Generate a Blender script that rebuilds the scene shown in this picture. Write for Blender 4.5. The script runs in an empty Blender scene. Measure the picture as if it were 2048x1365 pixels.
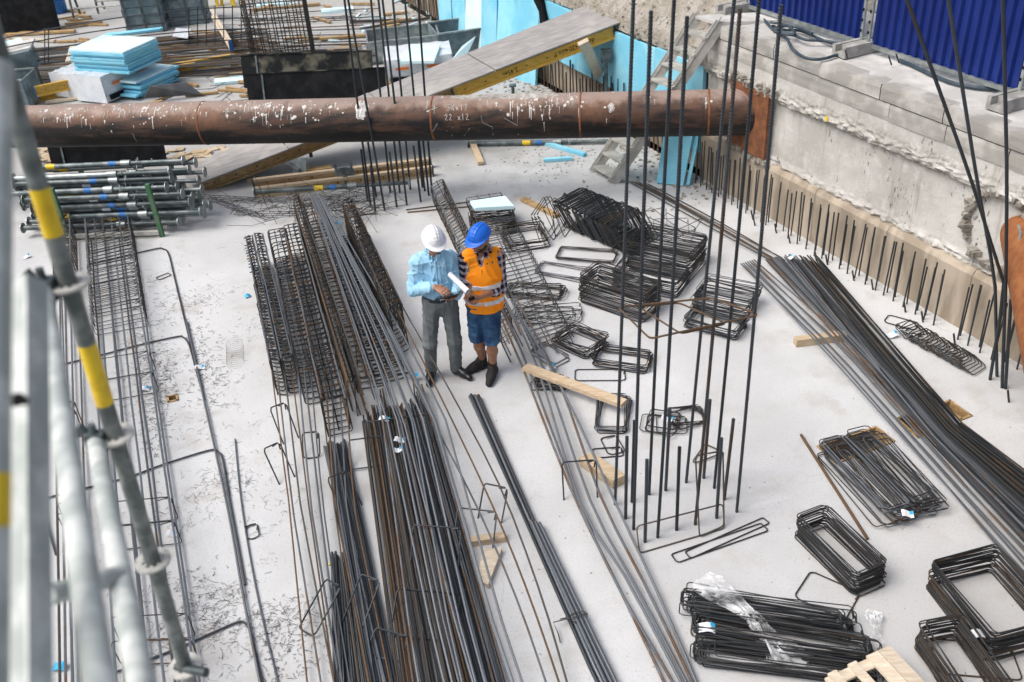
import bpy, math, random
import numpy as np
from mathutils import Vector, Matrix, noise
from mathutils.geometry import tessellate_polygon

random.seed(7)
rng = np.random.default_rng(7)
scene = bpy.context.scene
col = scene.collection
R_ = math.radians

# ---------------------------------------------------------------- camera
CAM_H = 5.8
FPX, CX, CY = 1900.73, 1024.0, 682.5
def _unit(a): a = np.asarray(a, float); return a / np.linalg.norm(a)
_up = -_unit([1240.0 - CX, 3600.0 - CY, FPX])
_ny = np.array([0, 0, 1.0]); _ny = _unit(_ny - _up * np.dot(_ny, _up))
_nx = np.cross(_ny, _up)
RC = np.array([_nx, _ny, _up])            # camera (x right, y down, z forward) to world
EYE = np.array([0, 0, CAM_H])
cam_data = bpy.data.cameras.new('camera')
cam = bpy.data.objects.new('camera', cam_data); col.objects.link(cam)
cam_data.sensor_fit = 'HORIZONTAL'; cam_data.sensor_width = 36.0
cam_data.lens = FPX / 2048 * 36.0
cam_data.clip_start = 0.05; cam_data.clip_end = 500
_m = np.column_stack([RC @ [1, 0, 0], RC @ [0, -1, 0], RC @ [0, 0, -1]])
cam.matrix_world = Matrix.Translation((0, 0, CAM_H)) @ Matrix([list(r) for r in _m]).to_4x4()
cam_data.dof.use_dof = True
cam_data.dof.focus_distance = 9.3
cam_data.dof.aperture_fstop = 2.2
scene.camera = cam
scene.render.resolution_x, scene.render.resolution_y = 1024, 682

# ---------------------------------------------------------------- light: bright overcast day
SUN_EL, SUN_AZ = R_(56), R_(-105)          # azimuth from +Y towards +X
world = bpy.data.worlds.new('World'); scene.world = world; world.use_nodes = True
wn, wl = world.node_tree.nodes, world.node_tree.links
sky = wn.new('ShaderNodeTexSky'); sky.sky_type = 'NISHITA'; sky.sun_disc = False
sky.sun_elevation = SUN_EL; sky.sun_rotation = SUN_AZ
sky.air_density = 1.0; sky.dust_density = 6.0; sky.ozone_density = 1.0
hs = wn.new('ShaderNodeHueSaturation'); hs.inputs['Saturation'].default_value = 0.65
bg = wn['Background']; bg.inputs['Strength'].default_value = 0.15
wl.new(sky.outputs[0], hs.inputs['Color']); wl.new(hs.outputs[0], bg.inputs['Color'])
sun_d = bpy.data.lights.new('sun', 'SUN'); sun_d.energy = 1.4; sun_d.angle = R_(38)
sun_d.color = (1.0, 0.985, 0.96)
sun = bpy.data.objects.new('sun', sun_d); col.objects.link(sun)
_sd = Vector((math.sin(SUN_AZ) * math.cos(SUN_EL), math.cos(SUN_AZ) * math.cos(SUN_EL), math.sin(SUN_EL)))
sun.rotation_euler = _sd.to_track_quat('Z', 'Y').to_euler(); sun.location = (-9, -2, 14)
scene.view_settings.view_transform = 'Standard'; scene.view_settings.look = 'None'
scene.view_settings.exposure = 0.20; scene.view_settings.gamma = 1.0
scene.view_settings.use_curve_mapping = False
scene.cycles.max_bounces = 6; scene.cycles.diffuse_bounces = 3; scene.cycles.glossy_bounces = 2; scene.cycles.transmission_bounces = 2; scene.cycles.transparent_max_bounces = 6

# ---------------------------------------------------------------- points read off the photograph, at real depth
def ray(x, y): return RC @ np.array([x - CX, y - CY, FPX])
def G(x, y, z=0.0):                        # the point at height z seen at pixel x, y
    r = ray(x, y); return EYE + r * ((z - CAM_H) / r[2])
def onY(x, y, Y):                          # the point at distance Y seen at pixel x, y
    r = ray(x, y); return EYE + r * (Y / r[1])
def atD(x, y, depth):                      # the point at a given depth from the lens
    return EYE + ray(x, y) * (depth / FPX)
WA = np.array([3.44, 11.98, 0.0]); WD = _unit([1.63, -3.84, 0]); WN = np.array([WD[1], -WD[0], 0])   # wall line; WN to the pit
WN = WN if WN[0] < 0 else -WN
def onwall(x, y, off=0.0):
    r = ray(x, y); t = (np.dot(WN, WA - EYE) + off) / np.dot(WN, r); return EYE + r * t
def WP(s, o, z): return WA + WD * s + WN * o + np.array([0, 0, z])
def V3(*a): return np.array(a, float)

# ---------------------------------------------------------------- mesh helpers
class MB:
    def __init__(s): s.v = []; s.f = []; s.a = []; s.m = []; s.mi = 0
    def add(s, verts, faces, att=None):
        k = len(s.v); s.v.extend([tuple(p) for p in verts])
        s.a.extend(att if att is not None else [0.0] * len(verts))
        for f in faces: s.f.append(tuple(i + k for i in f)); s.m.append(s.mi)
        return s
    def tube(s, pts, r, n=6, closed=False, cap=True, r2=None, hollow=False):
        P = np.array(pts, float); N = len(P)
        rr = r if hasattr(r, '__len__') else ([r] * N if r2 is None else np.linspace(r, r2, N))
        if closed: T = np.roll(P, -1, 0) - np.roll(P, 1, 0)
        else:
            T = np.empty_like(P); T[1:-1] = P[2:] - P[:-2]; T[0] = P[1] - P[0]; T[-1] = P[-1] - P[-2]
        T /= np.linalg.norm(T, axis=1)[:, None] + 1e-12
        ref = V3(0, 0, 1) if abs(T[0][2]) < .9 else V3(1, 0, 0)
        U = np.cross(T[0], ref); U /= np.linalg.norm(U)
        vs = []; at = []; L = 0.0
        for i in range(N):
            U = U - T[i] * np.dot(U, T[i]); U /= np.linalg.norm(U) + 1e-12; W = np.cross(T[i], U)
            if i: L += np.linalg.norm(P[i] - P[i - 1])
            for k in range(n):
                c = 2 * math.pi * k / n; vs.append(P[i] + (U * math.cos(c) + W * math.sin(c)) * rr[i]); at.append(L)
        fs = []
        for i in range(N if closed else N - 1):
            j = (i + 1) % N
            for k in range(n):
                l = (k + 1) % n; fs.append((i * n + k, i * n + l, j * n + l, j * n + k))
        if cap and not closed and not hollow:
            fs.append(tuple(reversed(range(n)))); fs.append(tuple((N - 1) * n + k for k in range(n)))
        return s.add(vs, fs, at)
    def box(s, c, size, X=(1, 0, 0), Y=(0, 1, 0), Z=(0, 0, 1)):
        c = np.asarray(c, float); X = _unit(X) * size[0] / 2; Y = _unit(Y) * size[1] / 2; Z = _unit(Z) * size[2] / 2
        vs = [c + X * i + Y * j + Z * k for k in (-1, 1) for j in (-1, 1) for i in (-1, 1)]
        return s.add(vs, [(0, 2, 3, 1), (4, 5, 7, 6), (0, 1, 5, 4), (1, 3, 7, 5), (3, 2, 6, 7), (2, 0, 4, 6)])
    def bar(s, p0, p1, w, h, up=(0, 0, 1)):
        p0 = np.asarray(p0, float); p1 = np.asarray(p1, float); X = p1 - p0; L = np.linalg.norm(X); X = X / L
        Y = np.cross(up, X); Y /= np.linalg.norm(Y); Z = np.cross(X, Y)
        return s.box((p0 + p1) / 2, (L, w, h), X, Y, Z)
    def prism(s, poly, ext):
        P = [np.asarray(p, float) for p in poly]; e = np.asarray(ext, float); n = len(P)
        vs = P + [p + e for p in P]
        fs = [tuple(range(n))[::-1], tuple(range(n, 2 * n))] + [(i, (i + 1) % n, n + (i + 1) % n, n + i) for i in range(n)]
        return s.add(vs, fs)
    def slab4(s, a, b, c, d, t):             # quad a b c d (top), thickness t downwards along its normal
        a, b, c, d = [np.asarray(q, float) for q in (a, b, c, d)]
        nn = np.cross(b - a, d - a); nn /= np.linalg.norm(nn)
        if nn[2] < 0: nn = -nn
        e = -nn * t
        return s.add([a, b, c, d, a + e, b + e, c + e, d + e], [(0, 1, 2, 3), (7, 6, 5, 4), (0, 4, 5, 1), (1, 5, 6, 2), (2, 6, 7, 3), (3, 7, 4, 0)])
    def grid(s, nu, nv, fn):
        vs = [fn(i / (nu - 1), j / (nv - 1)) for j in range(nv) for i in range(nu)]
        fs = [(j * nu + i, j * nu + i + 1, (j + 1) * nu + i + 1, (j + 1) * nu + i) for j in range(nv - 1) for i in range(nu - 1)]
        return s.add(vs, fs)

WL = {}                                      # world place of every object built
def _mesh(name, mb, mats, off, smooth):
    me = bpy.data.meshes.new(name)
    v = np.array(mb.v, float) - off
    me.from_pydata(v.tolist(), [], mb.f)
    for m in (mats if isinstance(mats, (list, tuple)) else [mats]): me.materials.append(m)
    if any(mb.m): me.polygons.foreach_set('material_index', mb.m)
    if any(mb.a):
        at = me.attributes.new('len', 'FLOAT', 'POINT'); at.data.foreach_set('value', mb.a)
    if smooth:
        me.polygons.foreach_set('use_smooth', [True] * len(me.polygons))
        me.set_sharp_from_angle(angle=R_(45))
    return me
def tag(o, label=None, cat=None, group=None, kind=None):
    if label: o['label'] = label
    if cat: o['category'] = cat
    if group: o['group'] = group
    if kind: o['kind'] = kind
    return o
def build(name, mb, mat, parent=None, smooth=False, label=None, cat=None, group=None, kind=None, origin=None):
    v = np.array(mb.v, float)
    if parent is not None: off = WL[parent]
    elif origin is not None: off = np.asarray(origin, float)
    else: off = V3((v[:, 0].min() + v[:, 0].max()) / 2, (v[:, 1].min() + v[:, 1].max()) / 2, v[:, 2].min())
    me = _mesh(name, mb, mat, off, smooth)
    o = bpy.data.objects.new(name, me); col.objects.link(o)
    if parent is not None: o.parent = parent
    else: o.location = off
    WL[o] = off
    return tag(o, label, cat, group, kind)
def thing(name, loc, label, cat, group=None):
    o = bpy.data.objects.new(name, None); o.empty_display_size = 0.1; col.objects.link(o)
    o.location = tuple(loc); WL[o] = np.asarray(loc, float)
    return tag(o, label, cat, group)
def inst(name, me, M, parent=None, label=None, cat=None, group=None):
    o = bpy.data.objects.new(name, me); col.objects.link(o)
    if parent is not None:
        o.parent = parent; o.matrix_local = Matrix.Translation(-Vector(WL[parent])) @ M
    else: o.matrix_world = M
    WL[o] = np.array(M.translation)
    return tag(o, label, cat, group)
def frame(o, X, Y, Z):                       # matrix from origin and axes
    M = Matrix.Identity(4)
    for i, a in enumerate((X, Y, Z)):
        for k in range(3): M[k][i] = a[k]
    for k in range(3): M[k][3] = o[k]
    return M
def nz(p, sc=1.0, o=4): return noise.fractal(Vector(p) * sc, 1.0, 2.0, o)

# ---------------------------------------------------------------- materials
class NT:
    def __init__(s, name):
        s.m = bpy.data.materials.new(name); s.m.use_nodes = True; s.t = s.m.node_tree; s.b = s.t.nodes['Principled BSDF']
    def n(s, ty, **kw):
        nd = s.t.nodes.new(ty)
        for k, v in kw.items():
            if k.startswith('_'): setattr(nd, k[1:], v)
            else: nd.inputs[k].default_value = v
        return nd
    def l(s, a, b): s.t.links.new(a, b)
    def math(s, op, a, b=None):
        nd = s.n('ShaderNodeMath', _operation=op)
        for i, x in enumerate((a, b)):
            if x is None: continue
            if isinstance(x, (int, float)): nd.inputs[i].default_value = x
            else: s.l(x, nd.inputs[i])
        return nd.outputs[0]
    def coord(s, rnd=True, kind='Object', scale=(1, 1, 1)):
        tc = s.n('ShaderNodeTexCoord'); out = tc.outputs[kind]
        if scale != (1, 1, 1):
            mp = s.n('ShaderNodeMapping'); mp.inputs['Scale'].default_value = scale; s.l(out, mp.inputs['Vector']); out = mp.outputs[0]
        if rnd:
            oi = s.n('ShaderNodeObjectInfo'); va = s.n('ShaderNodeVectorMath', _operation='MULTIPLY_ADD')
            va.inputs[1].default_value = (37.1, 91.7, 53.3)
            s.l(oi.outputs['Random'], va.inputs[0]); s.l(out, va.inputs[2]); out = va.outputs[0]
        return out
    def noise(s, co, scale, detail=6, rough=.55):
        nd = s.n('ShaderNodeTexNoise', Scale=scale, Detail=detail, Roughness=rough); s.l(co, nd.inputs['Vector']); return nd.outputs['Fac']
    def ramp(s, x, lo, hi):
        nd = s.n('ShaderNodeMapRange', _interpolation_type='SMOOTHSTEP'); nd.inputs[1].default_value = lo; nd.inputs[2].default_value = hi
        s.l(x, nd.inputs[0]); return nd.outputs[0]
    def mix(s, f, a, b, mode='MIX'):
        nd = s.n('ShaderNodeMix', _data_type='RGBA', _blend_type=mode)
        if isinstance(f, (int, float)): nd.inputs[0].default_value = f
        else: s.l(f, nd.inputs[0])
        for i, x in ((6, a), (7, b)):
            if isinstance(x, (tuple, list)): nd.inputs[i].default_value = (*x[:3], 1)
            else: s.l(x, nd.inputs[i])
        return nd.outputs[2]
    def out(s, color, rough=.6, metal=0.0, spec=.5, bump=None, bstr=.3, bdist=.01):
        for k, x in (('Base Color', color), ('Roughness', rough), ('Metallic', metal), ('Specular IOR Level', spec)):
            if isinstance(x, (tuple, list)): s.b.inputs[k].default_value = (*x[:3], 1)
            elif isinstance(x, (int, float)): s.b.inputs[k].default_value = x
            else: s.l(x, s.b.inputs[k])
        if bump is not None:
            bn = s.n('ShaderNodeBump', Strength=bstr, Distance=bdist); s.l(bump, bn.inputs['Height']); s.l(bn.outputs[0], s.b.inputs['Normal'])
        return s.m
def simple(name, c1, c2, scale=4, lo=.4, hi=.65, rough=.6, metal=0, bscale=80, bstr=.25, rnd=.12, spec=.4, stretch=(1, 1, 1), detail=6):
    t = NT(name); co = t.coord(scale=stretch)
    a = t.mix(t.ramp(t.noise(co, scale, detail), lo, hi), c1, c2)
    oi = t.n('ShaderNodeObjectInfo')
    v = t.math('MULTIPLY_ADD', oi.outputs['Random'], 2 * rnd); t.t.nodes[-1].inputs[2].default_value = 1 - rnd
    mul = t.n('ShaderNodeVectorMath', _operation='SCALE'); t.l(a, mul.inputs[0]); t.l(v, mul.inputs['Scale'])
    fine = t.noise(co, bscale, 4)
    rr = t.math('MULTIPLY_ADD', fine, .25); t.t.nodes[-1].inputs[2].default_value = rough - .12
    return t.out(mul.outputs[0], rr, metal, spec, fine, bstr, .004)
def steel(name, c1, c2, rust, amount, rough=.5, metal=.35, rib=0.011):
    t = NT(name); co = t.coord()
    oi = t.n('ShaderNodeObjectInfo')
    base = t.mix(oi.outputs['Random'], c1, c2)
    nn = t.noise(co, 2.2, 5, .65); rs = t.math('MULTIPLY', t.math('FRACT', t.math('MULTIPLY', oi.outputs['Random'], 7.13)), .5)
    f = t.ramp(t.math('ADD', nn, rs), 1.0 - amount, 1.22 - amount)
    rc = t.mix(t.noise(co, 31, 3), rust, tuple(x * .45 for x in rust))
    c = t.mix(t.math('MULTIPLY', f, .9), base, rc)
    at = t.n('ShaderNodeAttribute', _attribute_name='len')
    h = t.math('SINE', t.math('MULTIPLY', at.outputs['Fac'], 2 * math.pi / rib))
    rg = t.math('MULTIPLY_ADD', f, .3); t.t.nodes[-1].inputs[2].default_value = rough
    return t.out(c, rg, metal, .5, h, .35, .002)

M = {}
M['steel_dark'] = steel('dark_rebar', (.018, .020, .022), (.045, .047, .049), (.13, .075, .038), .17, .5, .3)
M['steel_mid'] = steel('grey_rebar', (.11, .122, .138), (.20, .218, .24), (.21, .115, .055), .17, .42, .45)
M['steel_rust'] = steel('rusty_rebar', (.060, .055, .050), (.10, .082, .066), (.20, .118, .062), .34, .6, .2)
M['steel_brown'] = steel('brown_rebar', (.032, .031, .030), (.06, .053, .046), (.13, .08, .045), .24, .6, .25)
M['steel_blue'] = steel('blue_black_rebar', (.022, .028, .034), (.055, .064, .074), (.10, .06, .035), .10, .42, .4)
M['wood'] = simple('sawn_timber', (.50, .38, .25), (.62, .49, .34), 3, rough=.75, stretch=(2, 14, 14), bscale=50, rnd=.15)
M['wood_pale'] = simple('pale_pallet_timber', (.56, .47, .36), (.68, .60, .48), 3, rough=.8, stretch=(3, 12, 12), bscale=60, rnd=.1)
M['beam_yellow'] = simple('yellow_lacquered_timber', (.55, .33, .05), (.66, .42, .09), 3, rough=.55, stretch=(2, 9, 9), bscale=40, rnd=.12)
M['beam_tan'] = simple('weathered_tan_timber', (.34, .22, .10), (.50, .34, .17), 3, rough=.65, stretch=(2, 9, 9), bscale=40, rnd=.12)
M['foam'] = simple('blue_foam', (.20, .56, .74), (.30, .65, .79), 2, rough=.85, bscale=180, bstr=.12, rnd=.06, spec=.2)
M['foam_pale_lit'] = simple('pale_or_lit_blue_foam', (.60, .82, .89), (.68, .86, .91), 2, rough=.85, bscale=180, bstr=.12, rnd=.05, spec=.2)  # pale pieces, and stack tops with overcast brightness put into the colour
M['scaff'] = simple('weathered_scaffold_tube', (.12, .14, .133), (.26, .285, .272), 14, rough=.5, metal=.25, bscale=60, bstr=.1, rnd=.06)
M['scaff_light'] = simple('pale_scaffold_tube', (.38, .42, .405), (.62, .65, .63), 11, rough=.5, metal=.1, bscale=60, bstr=.1, rnd=.05)
M['galv'] = simple('galvanised_steel', (.30, .34, .34), (.46, .49, .48), 9, rough=.42, metal=.6, bscale=60, bstr=.08, rnd=.15)
M['galv_dark'] = simple('dull_galvanised_steel', (.10, .125, .13), (.21, .235, .24), 7, rough=.5, metal=.5, bscale=60, bstr=.1, rnd=.3)
M['alu'] = simple('scuffed_aluminium', (.42, .42, .39), (.58, .57, .53), 6, rough=.5, metal=.3, bscale=50, bstr=.1, rnd=.06)
M['black'] = simple('black_panel', (.006, .007, .008), (.014, .015, .017), 5, rough=.7, bscale=50, rnd=.1, spec=.12)
M['dark_grey_board'] = simple('dark_grey_board', (.075, .08, .09), (.12, .125, .13), 4, rough=.6, rnd=.1)
M['yellow'] = simple('yellow_sticker', (.86, .60, .03), (.72, .47, .03), 14, rough=.4, bstr=.05, rnd=.05)
M['blue_tag'] = simple('blue_sticker', (.02, .13, .42), (.04, .2, .5), 20, rough=.45, bstr=.05, rnd=.1)
M['white_tag'] = simple('white_tag', (.78, .80, .82), (.66, .70, .74), 20, rough=.5, bstr=.05, rnd=.05)
M['cyan_tag'] = simple('cyan_tag', (.03, .38, .68), (.06, .45, .72), 20, rough=.5, bstr=.05, rnd=.05)
M['green'] = simple('green_paint', (.06, .17, .08), (.16, .21, .14), 7, rough=.6, rnd=.1)
M['wire'] = simple('black_tie_wire', (.02, .022, .025), (.05, .048, .045), 9, rough=.6, rnd=.1)
M['rubber'] = simple('blue_black_hose', (.03, .05, .07), (.05, .08, .10), 5, rough=.5, rnd=.1)
M['orange_print'] = simple('orange_print', (.75, .16, .02), (.70, .2, .04), 20, rough=.5, bstr=.05)
M['plastic_wrap'] = simple('white_plastic_wrap', (.72, .75, .78), (.60, .65, .70), 5, rough=.3, bscale=14, bstr=.5, spec=.6)
M['cardboard'] = simple('torn_board', (.50, .38, .24), (.62, .52, .38), 6, rough=.85, rnd=.2)
M['steel_bin'] = simple('blue_grey_painted_steel', (.13, .18, .20), (.22, .28, .30), 5, rough=.5, metal=.2, rnd=.1)

def mk_slab():
    t = NT('site_concrete'); co = t.coord(rnd=False)
    big = t.noise(co, .35, 5, .6); med = t.noise(co, 1.7, 6, .62); fine = t.noise(co, 26, 5, .7); pin = t.noise(co, 120, 2)
    c = t.mix(t.ramp(big, .38, .62), (.50, .506, .508), (.60, .608, .612))
    c = t.mix(t.math('MULTIPLY', t.ramp(med, .52, .72), .55), c, (.43, .405, .37))
    c = t.mix(t.math('MULTIPLY', t.ramp(fine, .58, .75), .35), c, (.33, .325, .315))
    st = t.noise(t.coord(rnd=False, scale=(.6, .6, .6)), .9, 7, .7)
    c = t.mix(t.math('MULTIPLY', t.ramp(st, .60, .70), .40), c, (.42, .37, .31))
    c = t.mix(t.math('MULTIPLY', t.ramp(st, .36, .30), .5), c, (.68, .69, .69))
    sp = t.n('ShaderNodeSeparateXYZ'); t.l(co, sp.inputs[0])
    far = t.ramp(t.math('ADD', sp.outputs[1], t.math('MULTIPLY', t.math('SUBTRACT', med, .5), 7.0)), 12.2, 15.5)   # trodden dirt by the stores
    c = t.mix(t.math('MULTIPLY', far, .55), c, (.30, .295, .275))
    spk = t.noise(co, 52, 3, .8); c = t.mix(t.math('MULTIPLY', t.ramp(spk, .53, .66), .50), c, (.36, .36, .355))
    vo = t.n('ShaderNodeTexVoronoi', _feature='DISTANCE_TO_EDGE', Scale=.42); wv = t.n('ShaderNodeVectorMath', _operation='MULTIPLY_ADD'); nc = t.n('ShaderNodeTexNoise', Scale=2.2, Detail=6.0); t.l(co, nc.inputs['Vector'])
    wv.inputs[1].default_value = (.5, .5, .5); t.l(nc.outputs['Color'], wv.inputs[0]); t.l(co, wv.inputs[2]); t.l(wv.outputs[0], vo.inputs['Vector'])
    crk = t.math('MULTIPLY', t.ramp(vo.outputs['Distance'], .006, .0), t.ramp(big, .48, .58)); c = t.mix(t.math('MULTIPLY', crk, .16), c, (.20, .195, .185))
    wet = t.ramp(t.noise(co, .8, 7, .62), .56, .66); c = t.mix(t.math('MULTIPLY', wet, .38), c, (.38, .365, .335))
    rs = t.ramp(t.noise(t.coord(rnd=False, scale=(1.6, .7, 1)), 2.6, 7, .7), .66, .74); c = t.mix(t.math('MULTIPLY', rs, .30), c, (.42, .33, .25))
    h = t.math('ADD', t.math('MULTIPLY', fine, .6), t.math('ADD', t.math('MULTIPLY', pin, .25), t.math('MULTIPLY', med, .8)))
    return t.out(c, .82, 0, .3, h, .35, .012)
M['slab'] = mk_slab()
def mk_wall():
    t = NT('old_wall_concrete'); co = t.coord(rnd=False)
    big = t.noise(co, .9, 6, .65); med = t.noise(co, 5, 6, .6); fine = t.noise(co, 40, 4, .7)
    dr = t.noise(t.coord(rnd=False, scale=(7, 7, .7)), 1.0, 5, .65)
    c = t.mix(t.ramp(big, .36, .64), (.44, .425, .395), (.60, .585, .555))
    c = t.mix(t.math('MULTIPLY', t.ramp(med, .50, .70), .6), c, (.64, .63, .605))
    c = t.mix(t.math('MULTIPLY', t.ramp(dr, .54, .72), .6), c, (.25, .225, .185))
    c = t.mix(t.math('MULTIPLY', t.ramp(fine, .60, .78), .4), c, (.20, .19, .175))
    pit = t.math('MULTIPLY', t.ramp(t.noise(t.coord(rnd=False, scale=(2.2, 2.2, .9)), 1.6, 4, .6), .54, .64), t.ramp(t.noise(t.coord(rnd=False, scale=(1, 1, .35)), 34, 3, .6), .56, .64)); c = t.mix(t.math('MULTIPLY', pit, .85), c, (.09, .085, .075))
    at = t.n('ShaderNodeAttribute', _attribute_name='len'); seam = t.math('MULTIPLY', at.outputs['Fac'], t.ramp(t.noise(co, 22, 6, .75), .34, .62)); c = t.mix(t.math('MULTIPLY', seam, .8), c, (.20, .185, .155))   # dirt and loose mortar in the lift joints
    h = t.math('SUBTRACT', t.math('ADD', t.math('MULTIPLY', fine, .5), med), t.math('MULTIPLY', pit, .8))
    return t.out(c, .88, 0, .25, h, .55, .02)
M['wall'] = mk_wall()
M['wall_block'] = simple('grey_cast_block', (.34, .33, .305), (.52, .505, .475), 3.2, rough=.9, bscale=38, bstr=.5, rnd=.10, spec=.2, detail=10)
M['wall_rough'] = simple('rough_mortar', (.24, .22, .185), (.42, .40, .36), 9, rough=.92, bscale=45, bstr=.9, rnd=.08, spec=.2, detail=9)
M['skirt'] = simple('tan_skirt_board', (.30, .25, .19), (.46, .39, .31), 2.2, rough=.75, bscale=60, bstr=.15, rnd=.10, stretch=(2.5, 2.5, .5), detail=9)
M['conc_block'] = simple('cast_concrete', (.26, .255, .24), (.38, .375, .36), 8, rough=.9, bscale=60, bstr=.5)
M['ledge'] = simple('pale_wall_top', (.50, .49, .47), (.66, .65, .63), 3, rough=.9, bscale=50, bstr=.4)
def mk_earth():
    t = NT('rubble_earth'); co = t.coord(rnd=False)
    a = t.noise(co, 3, 8, .7); b = t.noise(co, 17, 6, .7)
    c = t.mix(t.ramp(a, .38, .62), (.30, .265, .215), (.46, .43, .385)); c = t.mix(t.math('MULTIPLY', t.ramp(b, .54, .7), .7), c, (.56, .54, .50))
    return t.out(c, .95, 0, .2, t.math('ADD', a, b), .9, .05)
M['earth'] = mk_earth()
def mk_pipe():
    t = NT('rusted_pipe_steel'); co = t.coord(rnd=False)
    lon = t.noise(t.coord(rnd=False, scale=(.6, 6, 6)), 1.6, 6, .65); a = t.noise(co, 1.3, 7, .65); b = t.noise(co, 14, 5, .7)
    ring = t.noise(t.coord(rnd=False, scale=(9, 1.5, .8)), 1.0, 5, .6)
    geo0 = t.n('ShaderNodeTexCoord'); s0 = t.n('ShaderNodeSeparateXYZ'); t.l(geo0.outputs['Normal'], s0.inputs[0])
    wx = t.math('MULTIPLY', s0.outputs[2], .16)                     # rust browner towards the top, near black towards the bottom, raggedly
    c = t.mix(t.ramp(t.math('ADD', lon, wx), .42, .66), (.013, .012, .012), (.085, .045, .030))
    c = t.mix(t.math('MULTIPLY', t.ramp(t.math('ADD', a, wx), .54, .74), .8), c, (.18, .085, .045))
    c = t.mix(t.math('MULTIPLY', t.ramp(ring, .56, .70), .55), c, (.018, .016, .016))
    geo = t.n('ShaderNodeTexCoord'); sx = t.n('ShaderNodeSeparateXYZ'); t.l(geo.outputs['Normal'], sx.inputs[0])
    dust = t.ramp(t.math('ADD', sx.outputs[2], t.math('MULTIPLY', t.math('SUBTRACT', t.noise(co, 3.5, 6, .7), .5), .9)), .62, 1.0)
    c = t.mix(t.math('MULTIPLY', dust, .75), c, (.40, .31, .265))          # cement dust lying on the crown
    c = t.mix(t.math('MULTIPLY', t.ramp(b, .62, .78), .5), c, (.26, .12, .05))
    return t.out(c, .58, .15, .4, b, .25, .008)
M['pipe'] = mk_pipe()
M['rust_orange'] = simple('bright_rust', (.26, .085, .025), (.36, .14, .05), 11, lo=.3, hi=.7, rough=.8, bscale=40, bstr=.5)
M['rust'] = simple('flaking_rust', (.13, .050, .024), (.24, .095, .04), 9, lo=.3, hi=.7, rough=.8, bscale=40, bstr=.6, rnd=.1)
M['crust'] = simple('grey_cement_crust', (.34, .32, .29), (.50, .48, .45), 14, rough=.95, bscale=60, bstr=.8)
M['splash'] = simple('dried_cement_splash', (.56, .54, .51), (.68, .66, .64), 30, rough=.9, rnd=.05)
def mk_ply():
    t = NT('muddy_plywood'); co = t.coord(rnd=False)
    g = t.noise(t.coord(rnd=False, scale=(1.2, 12, 12)), 1.4, 6, .65); a = t.noise(co, 1.1, 6, .6); b = t.noise(co, 20, 5, .7)
    c = t.mix(t.ramp(g, .34, .68), (.25, .24, .235), (.35, .34, .33)); c = t.mix(t.math('MULTIPLY', t.ramp(a, .46, .62), .65), c, (.45, .43, .395))
    c = t.mix(t.math('MULTIPLY', t.ramp(b, .62, .76), .4), c, (.12, .11, .10))
    return t.out(c, .8, 0, .3, b, .3, .01)
M['ply'] = mk_ply()
M['fence_blue'] = simple('blue_painted_sheet', (.004, .018, .14), (.007, .026, .18), 1.5, rough=.4, bscale=30, bstr=.05, rnd=.05)

# ================================================================= the setting
# ---- slab with four shuttered openings cast into it
HOLES = {
 'mid':   [(1632, 893), (1752, 853), (1792, 884), (1672, 930)],
 'long':  [(1790, 838), (1826, 824), (1872, 862), (1836, 878)],
 'right': [(1880, 809), (1899, 800), (1946, 833), (1922, 843)],
 'small': [(332, 794), (356, 789), (358, 802), (335, 807)]}
holes = {k: [G(*p) for p in v] for k, v in HOLES.items()}
outer = [V3(-40, -3, 0), WP(17, .05, 0), WP(-48, .05, 0), V3(-40, 60, 0)]
polys = [[Vector(p) for p in outer]] + [[Vector(p) for p in h] for h in holes.values()]
flat = [p for q in polys for p in q]
mb = MB(); mb.add(flat, [tuple(t) for t in tessellate_polygon(polys)])
for f in range(len(mb.f)):
    a, b, c = [Vector(mb.v[i]) for i in mb.f[f]]
    if (b - a).cross(c - a).z < 0: mb.f[f] = mb.f[f][::-1]
slab = build('ground_slab', mb, M['slab'], kind='structure', origin=(0, 0, 0))
for k, h in holes.items():                    # the sides of each opening are the cut edge of the slab
    mb = MB(); n = len(h)
    for i in range(n):
        a, b = h[i], h[(i + 1) % n]; mb.add([a, b, b - V3(0, 0, .32), a - V3(0, 0, .32)], [(0, 1, 2, 3)])
    build('opening_side', mb, M['slab'], parent=slab)
    for i in range(n):                        # board lining each side
        a, b = h[i], h[(i + 1) % n]; c = sum(h) / n
        t = .022; inn = _unit(c - (a + b) / 2) * t / 1.6
        mb = MB(); mb.bar(a + inn + (b - a) * .03 - V3(0, 0, .06), b + inn - (b - a) * .03 - V3(0, 0, .06), t, .145); build('shutter_board', mb, M['beam_tan'], parent=slab)
mb = MB(); mb.add([(-40, -3, -.33), (40, -3, -.33), (40, 60, -.33), (-40, 60, -.33)], [(0, 1, 2, 3)])
build('blinding_layer', mb, M['black'], kind='structure')  # black so the openings look dark inside: shade put into the colour

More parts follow.
